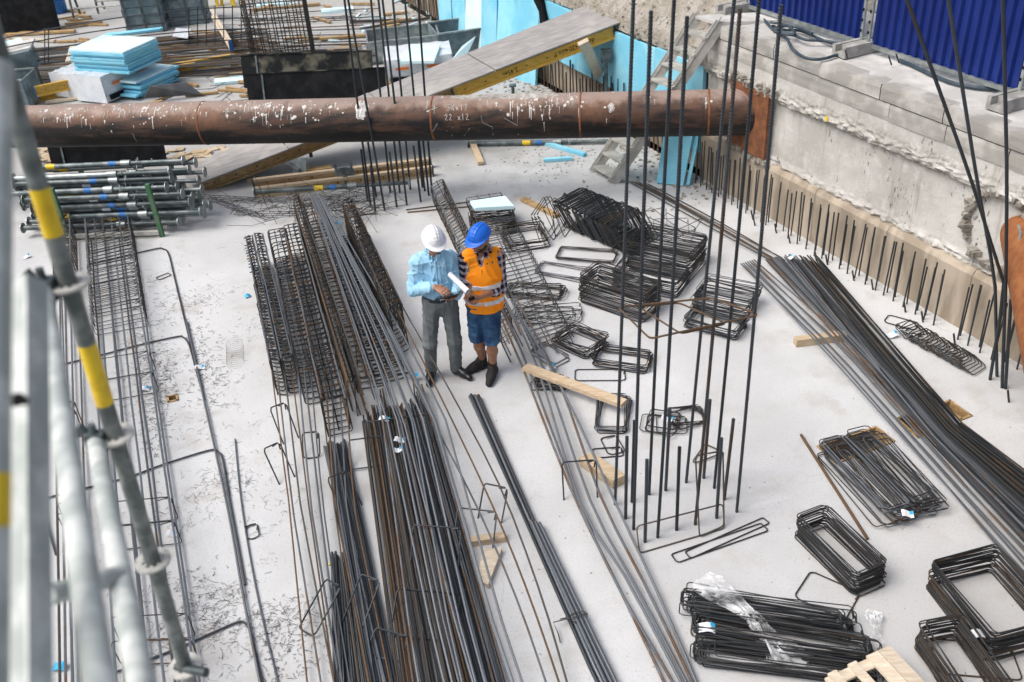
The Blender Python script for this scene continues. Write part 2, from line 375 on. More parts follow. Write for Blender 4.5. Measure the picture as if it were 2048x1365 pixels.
# ---- retaining wall along the right, with its cast lifts
SN, SF = 9.0, -1.15
def wall_off(s, z):
    o = 0.006 * nz((s * 1.5, z * 2.5, 3), 1.0)
    for zc, w, amp in ((1.62, .085, .055), (.74, .06, .05)):
        zc2 = zc + .018 * nz((s * 1.1, 9, zc), 1.0)
        k = math.exp(-((z - zc2) / w) ** 2); o += k * (amp * .55 + .045 * nz((s * 9, z * 22, 1), 1.0, 7))
    if z < 1.55: o += -.03 + .0 * z
    return o
rw = thing('retaining_wall', WP(2, -.2, 0), 'long cast concrete retaining wall with rough lift joints below the blue fence', 'wall')
mb = MB()
mb.grid(420, 100, lambda u, v: WP(SF + (SN - SF) * u, wall_off(SF + (SN - SF) * u, .60 + 1.42 * v), .60 + 1.42 * v))
mb.a = [max(math.exp(-((p[2] - 1.56) / .05) ** 2), .8 * math.exp(-((p[2] - 1.70) / .045) ** 2), .8 * math.exp(-((p[2] - .71) / .05) ** 2)) for p in mb.v]
o = build('wall_face', mb, M['wall'], rw, smooth=True)
mb = MB(); mb.grid(8, 3, lambda u, v: WP(SF + (SN - SF) * u, -.045, .62 * v)); build('wall_foot', mb, M['wall'], rw)
mb = MB(); mb.add([WP(SF, -.03, 0), WP(SF, -.03, 2.2), WP(SF, -.8, 2.2), WP(SF, -.8, 0)], [(0, 1, 2, 3)]); build('wall_end', mb, M['wall'], rw)
s0 = SF; k = 0                                # two courses of cast blocks under the coping
for row, (z0, z1) in enumerate(((1.87, 2.058), (2.074, 2.25))):
    s0 = SF
    while s0 < SN:
        L = random.uniform(.75, 1.5); s1 = min(s0 + L, SN); off = .012 + random.uniform(-.004, .012) + (.012 if row else 0)
        c = WP((s0 + s1) / 2, off - .06, (z0 + z1) / 2)
        mb = MB(); nu = 8
        def fn(u, v, s0=s0, s1=s1, z0=z0, z1=z1, off=off):
            s = s0 + .004 + (s1 - s0 - .008) * u; z = z0 + (z1 - z0) * v
            e = 0 if 0 < v < 1 else -.006
            return WP(s, off + e + .005 * nz((s * 5, z * 12, 5), 1.0, 6), z + (.012 * nz((s * 5, 2, 2), 1.0) if v == 1 and row else 0))
        mb.grid(nu, 5, fn)
        mb.add([fn(u / 7, 1) for u in range(8)] + [fn(u / 7, 1) - WN * .2 for u in range(8)], [(i, i + 1, 9 + i, 8 + i) for i in range(7)])
        build('cast_block', mb, M['wall_block'], rw); s0 = s1
mb = MB(); mb.grid(60, 6, lambda u, v: WP(SF + (SN - SF) * u, .0 - 1.9 * v, 2.256 + .012 * nz((u * 40, v * 6, 0), 1.0) + (.0 if v else -.012)))
build('wall_top', mb, M['ledge'], rw, smooth=True)
s0 = SF + .02                                  # tan boards along the foot
while s0 < SN:
    s1 = s0 + 1.22
    mb = MB(); a = WP(s0, .06, 0); b = WP(s1 - .006, .06, 0)
    t0 = .655 + random.uniform(-.004, .004)
    mb.add([a, b, b + V3(0, 0, t0), a + V3(0, 0, t0), a - WN * .035 + V3(0, 0, t0 + .06), b - WN * .035 + V3(0, 0, t0 + .06),
            a - WN * .10 + V3(0, 0, t0 + .065), b - WN * .10 + V3(0, 0, t0 + .065)], [(0, 1, 2, 3), (3, 2, 5, 4), (4, 5, 7, 6)])
    build('skirt_board', mb, M['skirt'], rw); s0 = s1
mb = MB(); c = onwall(1653, 238, .06); mb.box(c, (.045, .004, .055), WD, WN); build('paper_mark', mb, M['yellow'], rw)

# ---- far part of the wall: lagging, rods and blue insulation boards
fw = thing('insulated_wall', WP(-4, -.2, 0), 'lower wall under the earth bank, faced with blue foam boards', 'wall')
mb = MB(); mb.grid(60, 10, lambda u, v: WP(SF - 14 * u, -.10 + .02 * nz((u * 90, v * 6, 1), 1.0), (1.62 - .45 * max(0, u - .3)) * v)); build('wall_face', mb, M['skirt'], fw)
s0 = SF - .05
while s0 > SF - 6.6:
    s1 = s0 - 1.25; t = 1.60 - .08 * random.random()
    mb = MB(); z0 = .35 if s0 > -3 else .62
    mb.slab4(WP(s0, -.03, z0), WP(s1 + .006, -.03, z0), WP(s1 + .006, -.03, t), WP(s0, -.03, t), .06); build('insulation_board', mb, M['foam'], fw); s0 = s1

# ---- earth bank behind the insulated wall and ground beyond the fence
def bank(u, v):
    s = SF - 30 * u + 2.2 * (1 - u); o = -.02 - 9 * v ** 1.5
    z = 1.60 + 1.35 * min(1, v * 3.2) ** .8 + (.10 * nz((s * 1.6, o * 1.6, 0), 1.0) + .05 * nz((s * 6, o * 6, 1), 1.0, 5)) * (1 if v > 0 else .3)
    if s > SF - .1: z = min(z, 2.15)
    return WP(s, o, z)
mb = MB(); mb.grid(220, 60, bank); build('earth_bank', mb, M['earth'], smooth=True, kind='structure')
mb = MB(); mb.add([WP(SN, -1.6, 2.24), WP(-48, -4, 2.2), WP(-48, -60, 2.2), WP(SN, -60, 2.2)], [(0, 1, 2, 3)]); build('upper_ground', mb, M['earth'], kind='structure')
# crumbs and clods on the bank and at its foot
mb = MB()
def rock(c, r):
    k = 7; vs = []
    for i in range(8):
        d = V3(*(1 if i & 1 else -1, 1 if i & 2 else -1, 1 if i & 4 else -1)); vs.append(np.asarray(c) + d * r * rng.uniform(.4, .95, 3) * V3(1, 1, .7))
    mb.add(vs, [(0, 2, 3, 1), (4, 5, 7, 6), (0, 1, 5, 4), (1, 3, 7, 5), (3, 2, 6, 7), (2, 0, 4, 6)])
for i in range(2600):
    u, v = random.random() ** 1.6 * .5, random.random() ** 1.4 * .5; rock(bank(u, v), random.choice((.01, .014, .02, .035)) * random.uniform(.7, 1.2))
build('clods', mb, M['earth'], kind='stuff', label='loose clods and stones scattered over the earth bank', cat='rubble')
mb = MB()
for i in range(1500):
    s = SF - random.random() * 13 + .8; o = abs(random.gauss(0, .55)) + .05; rock(WP(s, o, .005), random.choice((.008, .012, .018, .03)) * random.uniform(.7, 1.3))
for i in range(500):
    p = G(random.gauss(1110, 90), random.gauss(285, 45)); rock(p, random.uniform(.006, .02))
build('rubble', mb, M['earth'], kind='stuff', label='grey rubble lying along the foot of the far wall', cat='rubble')

# ---- the big rusty strut across the pit
PA, PB = V3(3.46, 12.16, 1.25), V3(-6.31, 13.67, 1.25)
PX = _unit(PB - PA); PB = PA + PX * 14.0
PYv = V3(-PX[1], PX[0], 0); PR = .305
PYv = PYv if PYv[1] < 0 else -PYv             # towards the camera
def pp(u, ang, r=PR): return PA + PX * u + (V3(0, 0, 1) * math.cos(ang) + PYv * math.sin(ang)) * r
strut = thing('steel_strut', (0, 12.7, 0), 'huge rusty steel pipe strut spanning the pit, splashed with white cement', 'pipe')
mb = MB(); N = 60
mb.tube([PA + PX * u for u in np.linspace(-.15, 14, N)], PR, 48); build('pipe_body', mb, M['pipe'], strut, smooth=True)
for u in (.62, 2.32, 4.35, 7.7):
    mb = MB(); mb.tube([PA + PX * (u + d) for d in (-.014, -.007, .007, .014)], [PR + .001, PR + .006, PR + .006, PR + .001], 48, cap=False); build('weld_ring', mb, M['rust'], strut, smooth=True)
mb = MB(); c = WP(-.26, .07, 1.22); 
mb.box(WP(-.08, .075, 1.2), (.80, .05, .86), WD, WN); build('end_plate', mb, M['rust'], strut)
mb = MB()
for i in range(60):
    s = random.uniform(-.55, .40); z = random.choice((.74, 1.66)) + random.gauss(0, .03); rock(WP(s, .07, z), random.uniform(.02, .06))
build('grout', mb, M['wall_rough'], strut, kind='stuff')
# cement splashes: small raised crusts with runs below them
mb = MB()
def splash(u, ang, r, run):
    n = 7; off = PR + .003; c = pp(u, ang, off + .002); vs = [c]
    for k in range(n):
        a = 2 * math.pi * k / n; q = r * random.uniform(.65, 1.2); vs.append(pp(u + q * math.cos(a), ang + q * math.sin(a) / PR, off))
    mb.add(vs, [(0, 1 + k, 1 + (k + 1) % n) for k in range(n)])
    if run > 0:
        w = r * .45; m = 4; vs = []
        for k in range(m):
            t = k / (m - 1); ww = w * (1 - .5 * t); vs += [pp(u - ww, ang + run * t / PR, off), pp(u + ww, ang + run * t / PR, off)]
        mb.add(vs, [(2 * k, 2 * k + 1, 2 * k + 3, 2 * k + 2) for k in range(m - 1)])
for (cu, su, cnt) in ((9.6, .35, 85), (8.5, .40, 80), (7.9, .3, 25), (6.6, .40, 95), (6.9, .25, 40), (5.7, .35, 30), (4.1, .4, 14), (2.75, .25, 95), (3.1, .25, 40), (1.2, .6, 12)):
    for i in range(cnt):
        ang = random.gauss(.55, .33); r = random.choice((.003, .004, .006, .008, .011, .016)) * random.uniform(.8, 1.2)
        splash(random.gauss(cu, su), ang, r * (1 if random.random() < .8 else 1.7), random.choice((0, 0, 0, 0, .03, .06, .13)) * random.uniform(.5, 1.3))
build('cement_splashes', mb, M['splash'], strut, kind='stuff')
mb = MB()
def crust(u0, a0, ru, ra, th, nu=22, nv=14):
    def fn(a, b):
        x, y = a * 2 - 1, b * 2 - 1; d = math.hypot(x, y)
        h = max(0, 1 - d * (1 + .35 * nz((x * 2, y * 2, u0), 1.0))) ** .5 * th + .012 * nz((x * 5, y * 5, u0), 1.0, 5) * (d < .9) - .006
        return pp(u0 + x * ru, a0 + y * ra, PR + h)
    mb.grid(nu, nv, fn)
for q in ((5.32, .72, .10, .50, .02), (3.6, .08, .50, .22, .03), (3.05, .12, .45, .24, .025), (1.9, .9, .05, .28, .012)):
    mb = MB(); crust(*q, 40, 24); build('cement_crust', mb, M['crust' if q[1] < .5 else 'splash'], strut, smooth=True)
# chalked numbers on the pipe
GL = {'3': [[(0, 1), (.5, 1), (.25, .6), (.5, .35), (.3, 0), (0, .05)]], '6': [[(.5, 1), (.1, .5), (.1, .1), (.4, 0), (.5, .3), (.1, .4)]],
      'x': [[(0, .6), (.5, 0)], [(.5, .6), (0, 0)]], '1': [[(0, .75), (.2, 1), (.2, 0)]], '2': [[(0, .8), (.25, 1), (.45, .75), (0, 0), (.55, 0)]]}
def chalk(txt, u, ang, h, r=.0045):
    for ch in txt:
        for st in GL.get(ch, []):
            mb = MB(); mb.tube([pp(u - x * h * .8, ang + (1 - y) * h / PR, PR + .003) for x, y in st], r, 4); build('chalk_stroke', mb, M['splash'], strut)
        u -= h * .72
uu = lambda px: np.dot(onY(px, 225, 12.5) - PA, PX)
chalk('36x12', uu(893), .62, .085); chalk('22 x12', uu(889), 1.05, .08)
mb = MB()
for st in ([(850, 242), (878, 232), (890, 270)], [(892, 250), (898, 272), (903, 266)], [(926, 252), (924, 274), (938, 268)], [(963, 252), (966, 262), (985, 267), (984, 278)], [(1010, 256), (1036, 266), (1038, 256), (1036, 278)], [(860, 270), (872, 262)]):
    q = []
    for (x, y) in st:
        u = uu(x); a = math.asin(max(-1, min(1, (y - 226) / 46.0))) + .56; q.append(pp(u, a, PR + .003))
    mb = MB(); mb.tube(q, .005, 4); build('chalk_mark', mb, M['galv'], strut)

# ---- second strut at the right edge
PC = V3(4.93, 8.42, .98); d2 = _unit(V3(-.10, -1, -.03)); 
s2 = thing('steel_strut', WP(3.9, .2, 0), 'short view of a rust-orange pipe strut leaving the wall at the right edge', 'pipe')
q0 = onwall(2076, 500, 0); d2 = -_unit(ray(1806, -614) * V3(1, 1, 0))
mb = MB(); mb.tube([q0 + d2 * u for u in np.linspace(-.55, 6, 14)], PR, 40); build('pipe_body', mb, M['rust_orange'], s2, smooth=True)
mb = MB()
for i in range(70):
    a_ = random.uniform(0, 6.28); rock(WP(np.dot(q0 - WA, WD) - .45 + .42 * math.cos(a_), .0, q0[2] + .40 * math.sin(a_)), random.uniform(.03, .08))
build('grout', mb, M['wall_rough'], s2, kind='stuff')
mb = MB(); a = q0 - _unit(np.cross(d2, (0, 0, 1))) * (-.24 if np.cross(d2, (0, 0, 1))[0] < 0 else .24) + V3(0, 0, .24) + d2 * .1; mb.tube([a + V3(0, 0, .05), a + V3(-.02, -.1, .02), a + V3(-.06, -.18, -.15), a + V3(-.08, -.24, -.45), a + V3(-.05, -.3, -.7)], .012, 6); build('cable', mb, M['galv'], s2, smooth=True)

# ---- blue hoarding on the wall top
FO = -.645
def corr(L, p=.125, dep=.035):
    pts = []; x = 0
    while x < L:
        for dx, y in ((0, 0), (.035, 0), (.055, dep), (.10, dep)): 
            if x + dx <= L: pts.append((x + dx, y))
        x += p
    return pts
sp = [np.dot(G(px, py, 2.3) - WA, WD) for px, py in ((1497, 18), (1722, 98), (2030, 205))]
posts = [sp[0] - .05, sp[1], sp[2], sp[2] + 2.2]
for i in range(3):
    a, b = posts[i] + .06, posts[i + 1] - .06
    nm = ('blue corrugated hoarding panel behind the ladder end, leftmost in view', 'blue corrugated hoarding panel between the two posts above the long cable', 'blue corrugated hoarding panel cut by the right edge of the picture')[i]
    f = thing('hoarding_panel', WP((a + b) / 2, FO, 2.27), nm, 'fence panel', 'blue hoarding panels')
    c = corr(b - a - .06); mb = MB()
    vs = [WP(a + .03 + x, FO + .02 - y, 2.36) for x, y in c] + [WP(a + .03 + x, FO + .02 - y, 4.3) for x, y in c]; n = len(c)
    mb.add(vs, [(k, k + 1, n + k + 1, n + k) for k in range(n - 1)]); build('corrugated_sheet', mb, M['fence_blue'], f)
    mb = MB(); mb.bar(WP(a, FO + .035, 2.345), WP(b, FO + .035, 2.345), .03, .045); build('bottom_rail', mb, M['galv'], f)
    mb = MB(); mb.bar(WP(a, FO + .035, 4.3), WP(b, FO + .035, 4.3), .03, .045); build('top_rail', mb, M['galv'], f)
    for q in (a, b):
        mb = MB(); mb.tube([WP(q, FO + .05, 2.30), WP(q, FO + .05, 4.32)], .021, 10); build('side_post', mb, M['galv'], f, smooth=True)
    mb = MB(); [mb.box(WP(q, FO + .075, z), (.02, .012, .03), WD, WN) for q in (a, b) for z in (2.5, 2.62, 2.74)]; build('hole_strip', mb, M['black'], f)
for i, q in enumerate(posts[:3]):
    nm = ('concrete fence foot at the far end of the hoarding by the ladder', 'grey concrete fence foot with square pocket between the two hoarding panels', 'grey concrete fence foot at the right edge of the picture')[i]
    mb = MB(); c = WP(q, FO + .12, 2.33); 
    for sx in (-1, 1): mb.box(c + WD * .085 * sx, (.05, .62, .13), WD, WN)
    mb.box(c - V3(0, 0, .04), (.118, .62, .048), WD, WN); mb.box(c + WN * .02 + V3(0, 0, .02), (.118, .40, .071), WD, WN)
    build('fence_foot', mb, M['conc_block'], label=nm, cat='fence foot', group='concrete fence feet')
# hoses lying along the coping
def hose(px, z, r, label, mat='rubber'):
    P = [G(x, y, z) for x, y in px]; q = []
    for i in range(len(P) - 1):
        for t in np.linspace(0, 1, 7)[:-1]:
            p0 = P[max(i - 1, 0)]; p1 = P[i]; p2 = P[i + 1]; p3 = P[min(i + 2, len(P) - 1)]
            q.append(.5 * ((2 * p1) + (-p0 + p2) * t + (2 * p0 - 5 * p1 + 4 * p2 - p3) * t * t + (-p0 + 3 * p1 - 3 * p2 + p3) * t ** 3))
    q.append(P[-1]); mb = MB(); mb.tube(q, r, 8); return build('hose', mb, M[mat], smooth=True, label=label, cat='hose')
hose([(1528, 40), (1545, 58), (1572, 76), (1584, 97), (1608, 115), (1640, 119), (1672, 111), (1694, 105)], 2.285, .019, 'blue black hose hanging in a loop over the wall edge')
hose([(1545, 52), (1570, 60), (1600, 62), (1630, 74), (1660, 86), (1695, 92)], 2.30, .018, 'dark hose lying close under the left hoarding panel')
hose([(1548, 64), (1580, 68), (1612, 80), (1650, 82), (1690, 90)], 2.33, .018, 'dark hose crossing over its neighbour under the left hoarding panel')
hose([(1540, 45), (1575, 52), (1590, 70), (1560, 66), (1556, 55), (1590, 54), (1625, 68)], 2.35, .017, 'dark hose coiled up at the far end of the coping')
hose([(1800, 122), (1830, 134), (1868, 152), (1905, 166), (1940, 174), (1975, 178), (1998, 178)], 2.285, .022, 'thick black cable along the coping under the middle hoarding panel')
for px, nm in (((1777, 112), 'short bent steel peg below the middle hoarding panel'), ((1792, 108), 'short steel peg tucked against the bottom rail'), ((1690, 100), 'rusty bent peg left of the concrete fence foot')):
    a = G(px[0], px[1], 2.42); b = G(px[0] + 6, px[1] + 18, 2.28); mb = MB(); mb.tube([a, b], .009, 6); build('steel_peg', mb, M['steel_dark'], label=nm, cat='peg')

# ================================================================= ramp, stair, beams, props
def text(body, size, o, X, Y, mat, parent, depth=.001):
    cu = bpy.data.curves.new('lettering', 'FONT'); cu.body = body; cu.size = size; cu.extrude = depth; cu.align_x = 'LEFT'
    ob = bpy.data.objects.new('lettering', cu); col.objects.link(ob); cu.materials.append(mat)
    X = _unit(X); Y = _unit(np.asarray(Y) - X * np.dot(X, Y)); Mx = frame(o, X, Y, np.cross(X, Y))
    if parent is not None: ob.parent = parent; ob.matrix_local = Matrix.Translation(-Vector(WL[parent])) @ Mx
    else: ob.matrix_world = Mx
    return ob
def h20(p0, p1, fl, web, label, cap=None, h=.2, w=.08, group='timber formwork beams', up=(0, 0, 1)):
    p0 = np.asarray(p0, float); p1 = np.asarray(p1, float); t = thing('formwork_beam', (p0 + p1) / 2 - V3(0, 0, h / 2), label, 'beam', group)
    X = _unit(p1 - p0); Y = _unit(np.cross(up, X)); Z = np.cross(X, Y)
    for s in (-1, 1):
        mb = MB(); mb.bar(p0 + Z * s * (h / 2 - .02), p1 + Z * s * (h / 2 - .02), w, .04, Z); build('flange', mb, M[fl], t)
    mb = MB(); mb.bar(p0 + X * .01, p1 - X * .01, .03, h - .08, Z); build('web', mb, M[web], t)
    L = np.linalg.norm(p1 - p0); mb = MB()
    for k in range(int(L / .35)):
        for s in (-1, 1): mb.box(p0 + X * (.2 + .35 * k) + Y * s * .0155, (.022, .001, .022), X, Y, Z)
    build('web_holes', mb, M['black'], t, kind='stuff')
    if cap:
        for p in (p0, p1):
            mb = MB(); mb.box(p, (.02, w + .008, h + .008), X, Y, Z); build('end_cap', mb, M[cap], t)
    return t, X, Y, Z
# ramp from the slab up to the bank
RL0, RL1 = G(359, 338, .16), G(384, 372, .16)
RH1 = WP(np.dot(onwall(1236, 46) - WA, WD), -.05, onwall(1236, 46)[2]); RH0 = RH1 + (RL0 - RL1) * 1.25 + V3(.0, .22, 0)
ramp = thing('access_ramp', (RL0 + RH1) / 2 * V3(1, 1, 0), 'muddy grey plywood ramp climbing from the slab to the earth bank', 'ramp')
cuts = [0, .22, .455, .70, 1.0]
for i in range(4):
    a, b = cuts[i] + .0012, cuts[i + 1] - .0012; dz = V3(0, 0, .006 * (i % 2))
    mb = MB(); mb.slab4(RL1 + (RH1 - RL1) * a + dz, RL1 + (RH1 - RL1) * b + dz, RL0 + (RH0 - RL0) * b + dz, RL0 + (RH0 - RL0) * a + dz, .024)
    build('plywood_sheet', mb, M['ply'], ramp)
RX = _unit(RH1 - RL1); RZ = _unit(np.cross(RX, RL0 - RL1)); RZ = RZ if RZ[2] > 0 else -RZ
inw = _unit(RL0 - RL1)
for k, (f0, f1, fl, web, nm) in enumerate(((.02, .66, 'beam_tan', 'beam_tan', 'long weathered timber beam under the near edge of the ramp'), (.60, .985, 'beam_yellow', 'beam_yellow', 'yellow timber beam with printed lettering under the upper end of the ramp'))):
    p0 = RL1 + (RH1 - RL1) * f0 + inw * (.07 + .09 * (1 - k)) - RZ * (.128 + .012); p1 = RL1 + (RH1 - RL1) * f1 + inw * (.07 + .09 * (1 - k)) - RZ * (.128 + .012)
    bm, X, Y, Z = h20(p0, p1, fl, web, nm, cap='rubber' if k else None, up=RZ)
    if k:
        Ys = Y if Y[1] < 0 else -Y; L = np.linalg.norm(p1 - p0)
        text('doka  H20 eco P', .105, p0 + X * L * .88 + Ys * .0165 + Z * .035, -X, -Z, M['black'], bm)
        text('2.45m', .105, p0 + X * L * .40 + Ys * .0165 + Z * .035, -X, -Z, M['black'], bm)
p0 = RL0 + (RH0 - RL0) * .03 - inw * .08 - RZ * .14; p1 = RL0 + (RH0 - RL0) * .97 - inw * .08 - RZ * .14
h20(p0, p1, 'beam_tan', 'beam_tan', 'timber beam carrying the far edge of the ramp', up=RZ)
def plank(p0, p1, w, h, label, mat='wood', cat='timber', name='timber_plank', up=(0, 0, 1), group=None):
    mb = MB(); mb.bar(p0, p1, w, h, up); return build(name, mb, M[mat], label=label, cat=cat, group=group)
bt = onY(1166, 84, 14.75); bb = G(1222, 200); plank(bt, bb, .17, .06, 'pale timber plank bracing the yellow beam of the ramp', 'wood_pale', up=(0, 1, 0), name='timber_brace')
pr = onY(1212, 112, 15.3); mb = MB(); mb.tube([V3(pr[0], pr[1], 0), pr], .03, 10); mb.box(pr, (.16, .14, .2)); build('ramp_prop', mb, M['galv_dark'], smooth=False, label='steel post with bracket under the top end of the ramp', cat='prop')
for (x, y, nm) in ((624, 322, 'low steel stool carrying the ramp beam on a timber block'), (1027, 200, 'short blue headed steel post below the ramp')):
    g = G(x, y); mb = MB(); mb.tube([g + V3(0, 0, .07), g + V3(0, 0, .25)], .03, 8); mb.box(g + V3(0, 0, .27), (.13, .13, .03)); build('steel_stool', mb, M['galv_dark'], label=nm, cat='prop')
plank(G(600, 348, .05), G(664, 338, .05), .14, .10, 'short timber block below the ramp beam', 'beam_tan', name='timber_block')
plank(G(494, 362, .04), G(506, 360, .04), .10, .08, 'small timber chock at the foot of the ramp beam', name='timber_block')
plank(G(944, 284, .04), G(962, 327, .04), .10, .045, 'short pale plank pointing at the camera below the big pipe', name='timber_plank')

# aluminium stair leaning on the wall
sl0, sr0 = G(1187, 345), G(1246, 355); sl1, sr1 = G(1387, 44, 2.2), G(1433, 59, 2.2)
sr0 = sl0 + (sr1 - sl1) * 1.02
st = thing('site_stair', (sl0 + sr0) / 2, 'aluminium site stair going up from the slab to the wall top', 'stair')
for a, b in ((sl0, sl1), (sr0, sr1)):
    mb = MB(); X = _unit(b - a); mb.bar(a, b + X * .1, .03, .16); build('stringer', mb, M['alu'], st)
    mb = MB(); mb.bar(a + V3(0, 0, .075), b + V3(0, 0, .075) + X * .1, .055, .012); build('stringer_flange', mb, M['alu'], st)
NS = 10; hd = (sl1 - sl0) * V3(1, 1, 0); hd = _unit(hd)
for i in range(NS):
    t = (i + .5) / NS; a = sl0 + (sl1 - sl0) * t; b = sr0 + (sr1 - sr0) * t; mb = MB(); mb.bar(a, b, .19, .028); build('tread', mb, M['alu'], st)
mb = MB(); c = (sl1 + sr1) / 2 + hd * .42 + V3(0, 0, .05); mb.slab4(sl1 + V3(0, 0, .09), sr1 + V3(0, 0, .09), sr1 + hd * .9 + V3(0, 0, .10), sl1 + hd * .9 + V3(0, 0, .10), .04); build('landing_plate', mb, M['ledge'], st)

# beams lying on the slab behind the cages
h20(G(507, 368, .08), G(862, 326, .08), 'wood', 'beam_tan', 'far timber beam of the pair lying behind the rebar cages', cap='rubber', h=.16)
h20(G(510, 386, .08), G(866, 342, .08), 'wood', 'beam_tan', 'near timber beam of the pair lying behind the rebar cages', cap='rubber', h=.16)

# ---- steel props
def tube_mesh(nm, pts, r, n, mat): 
    mb = MB(); mb.tube(pts, r, n); return _mesh(nm, mb, mat, V3(0, 0, 0), True)
def plate_mesh():
    mb = MB()
    mb.prism([V3(0, .078 * math.cos(a), .078 * math.sin(a)) for a in np.linspace(0, 2 * math.pi, 13)[:-1]], V3(.008, 0, 0)); return _mesh('base_plate', mb, M['galv'], V3(0, 0, 0), False)
PM = dict(outer_tube=tube_mesh('outer_tube', [(0, 0, 0), (1.45, 0, 0)], .038, 12, M['galv_dark']), outer_light=tube_mesh('outer_tube', [(0, 0, 0), (1.45, 0, 0)], .038, 12, M['galv']),
          inner_tube=tube_mesh('inner_tube', [(1.45, 0, 0), (2.30, 0, 0)], .030, 10, M['galv_dark']), nut=tube_mesh('adjusting_nut', [(1.40, 0, 0), (1.43, 0, 0), (1.50, 0, 0), (1.53, 0, 0)], .051, 10, M['galv']),
          yellow=tube_mesh('yellow_band', [(0, 0, 0), (.13, 0, 0)], .0395, 12, M['yellow']), blue=tube_mesh('blue_band', [(0, 0, 0), (.10, 0, 0)], .0395, 12, M['blue_tag']), white=tube_mesh('white_band', [(0, 0, 0), (.12, 0, 0)], .0395, 12, M['white_tag']),
          plate=plate_mesh(), pin=tube_mesh('locking_pin', [(0, -.09, 0), (0, .05, 0), (.03, .07, .02), (.05, .04, .06), (.04, 0, .08)], .007, 6, M['galv']))
def prop(p, X, flip, label, roll=0.0, light=False, group='steel props stacked on the rack', parts='ybw', ext=0.0):
    X = _unit(X); Z = V3(0, 0, 1); Y = np.cross(Z, X); Z = np.cross(X, Y)
    c, s = math.cos(roll), math.sin(roll); Y, Z = Y * c + Z * s, Z * c - Y * s
    if flip: X = -X; Y = -Y; p = np.asarray(p) - X * 2.31
    t = thing('steel_prop', p, label, 'prop', group); F = frame(p, X, Y, Z)
    def put(nm, me, x=0.0): inst(nm, me, F @ Matrix.Translation((x, 0, 0)), t)
    put('outer_tube', PM['outer_light' if light else 'outer_tube']); put('inner_tube', PM['inner_tube']); put('adjusting_nut', PM['nut']); put('base_plate', PM['plate'], -.004); put('base_plate', PM['plate'], 2.30); put('locking_pin', PM['pin'], 1.62)
    if 'y' in parts: put('yellow_band', PM['yellow'], random.choice((.25, .3, .9, 1.2)))
    if 'b' in parts: put('blue_band', PM['blue'], random.choice((1.22, 1.12)))
    if 'w' in parts: put('white_band', PM['white'], random.choice((1.0, .98)))
    return t
PX0 = V3(-6.75, 12.62, 0); PDR = _unit(V3(2.3, -.18, 0))
rows = []
for r in range(11):
    z = .145 + .073 * r
    for c in range(3):
        if c == 0 and r > 7: continue
        if c == 1 and r > 9: continue
        rows.append((r, c, z))
labs = ['steel prop in the front column of the rack, low down near the slab', 'steel prop in the front column of the rack, at mid height', 'steel prop on the upper back rows of the rack, below the top one', 'steel prop buried in the middle of the rack']
for r, c, z in rows:
    top = (r == 10 and c == 2)
    lab = 'topmost steel prop of the rack with yellow and blue bands' if top else 'pale steel prop second from the top of the rack' if (r == 9 and c == 2) else (labs[0] if r < 3 else labs[1]) if c == 0 else labs[2] if r >= 7 else labs[3]
    p = PX0 + V3(random.uniform(-.20, .24), .30 * c * .75 + random.uniform(-.02, .02) + (.05 if r % 2 else 0), z + random.uniform(-.006, .006))
    prop(p, PDR + V3(0, random.uniform(-.012, .012), random.uniform(-.008, .008)), False, lab, random.uniform(0, 6), light=(r in (9, 5) and c), parts=random.choice(('y', 'yb', 'b', 'bw', 'w', 'y', 'yb')) if not top else 'yb')
rk = thing('stacking_rack', V3(-5.6, 12.8, 0), 'green and grey steel stacking rack holding the props', 'rack')
for (x, y) in ((-6.2, 12.42), (-4.84, 12.32), (-6.1, 13.25), (-4.75, 13.15)):
    mb = MB(); mb.box((x, y, .40), (.06, .06, .80)); build('corner_post', mb, M['green'], rk)
for y in (12.36, 13.19):
    mb = MB(); mb.bar((-6.2, y + .03, .075), (-4.86, y - .06, .075), .06, .05); build('bottom_rail', mb, M['alu'], rk)
    mb = MB(); mb.bar((-6.2, y + .03, .01), (-4.86, y - .06, .01), .05, .02); build('skid', mb, M['alu'], rk)
for x in (-6.15, -5.3, -4.8):
    mb = MB(); mb.bar((x, 12.40, .09), (x + .04, 13.2, .09), .05, .04); build('cross_rail', mb, M['alu'], rk)
# two loose props beside the beams
prop(G(509, 384, .20), G(660, 375, .20) - G(509, 384, .20), False, 'loose steel prop with yellow band beside the timber beams', 1.0, parts='yb', group='loose steel props')
a = G(936, 288, .05); prop(a, G(1042, 286, .05) - a, False, 'loose steel prop on the slab just below the big pipe', 2.0, parts='yb', group='loose steel props')
for (x, y, nm) in ((600, 363, 'grey steel foot plate leaning beside the yellow banded prop'), (693, 372, 'dark round perforated steel disc standing behind the cages')):
    g = G(x, y); mb = MB()
    if x > 650:
        n = 20; c = g + V3(0, 0, .2); mb.prism([c + V3(.16 * math.cos(2 * math.pi * k / n), 0, .10 * math.sin(2 * math.pi * k / n)) for k in range(n)], V3(0, .03, .01)); mb.tube([c + V3(0, -.02, -.02), c + V3(0, -.02, -.16)], .03, 8)
        for s in (-1, 1): mb.tube([c + V3(.12 * s, 0, .03), c + V3(.12 * s, 0, .17)], .02, 6)
    else:
        mb.slab4(g + V3(-.1, 0, .1), g + V3(.12, -.05, .12), g + V3(.16, .05, .36), g + V3(-.04, .1, .34), .02); mb.tube([g + V3(-.15, 0, .32), g + V3(.02, -.02, .2)], .03, 8)
    build('steel_fitting', mb, M['galv_dark'], label=nm, cat='fitting')

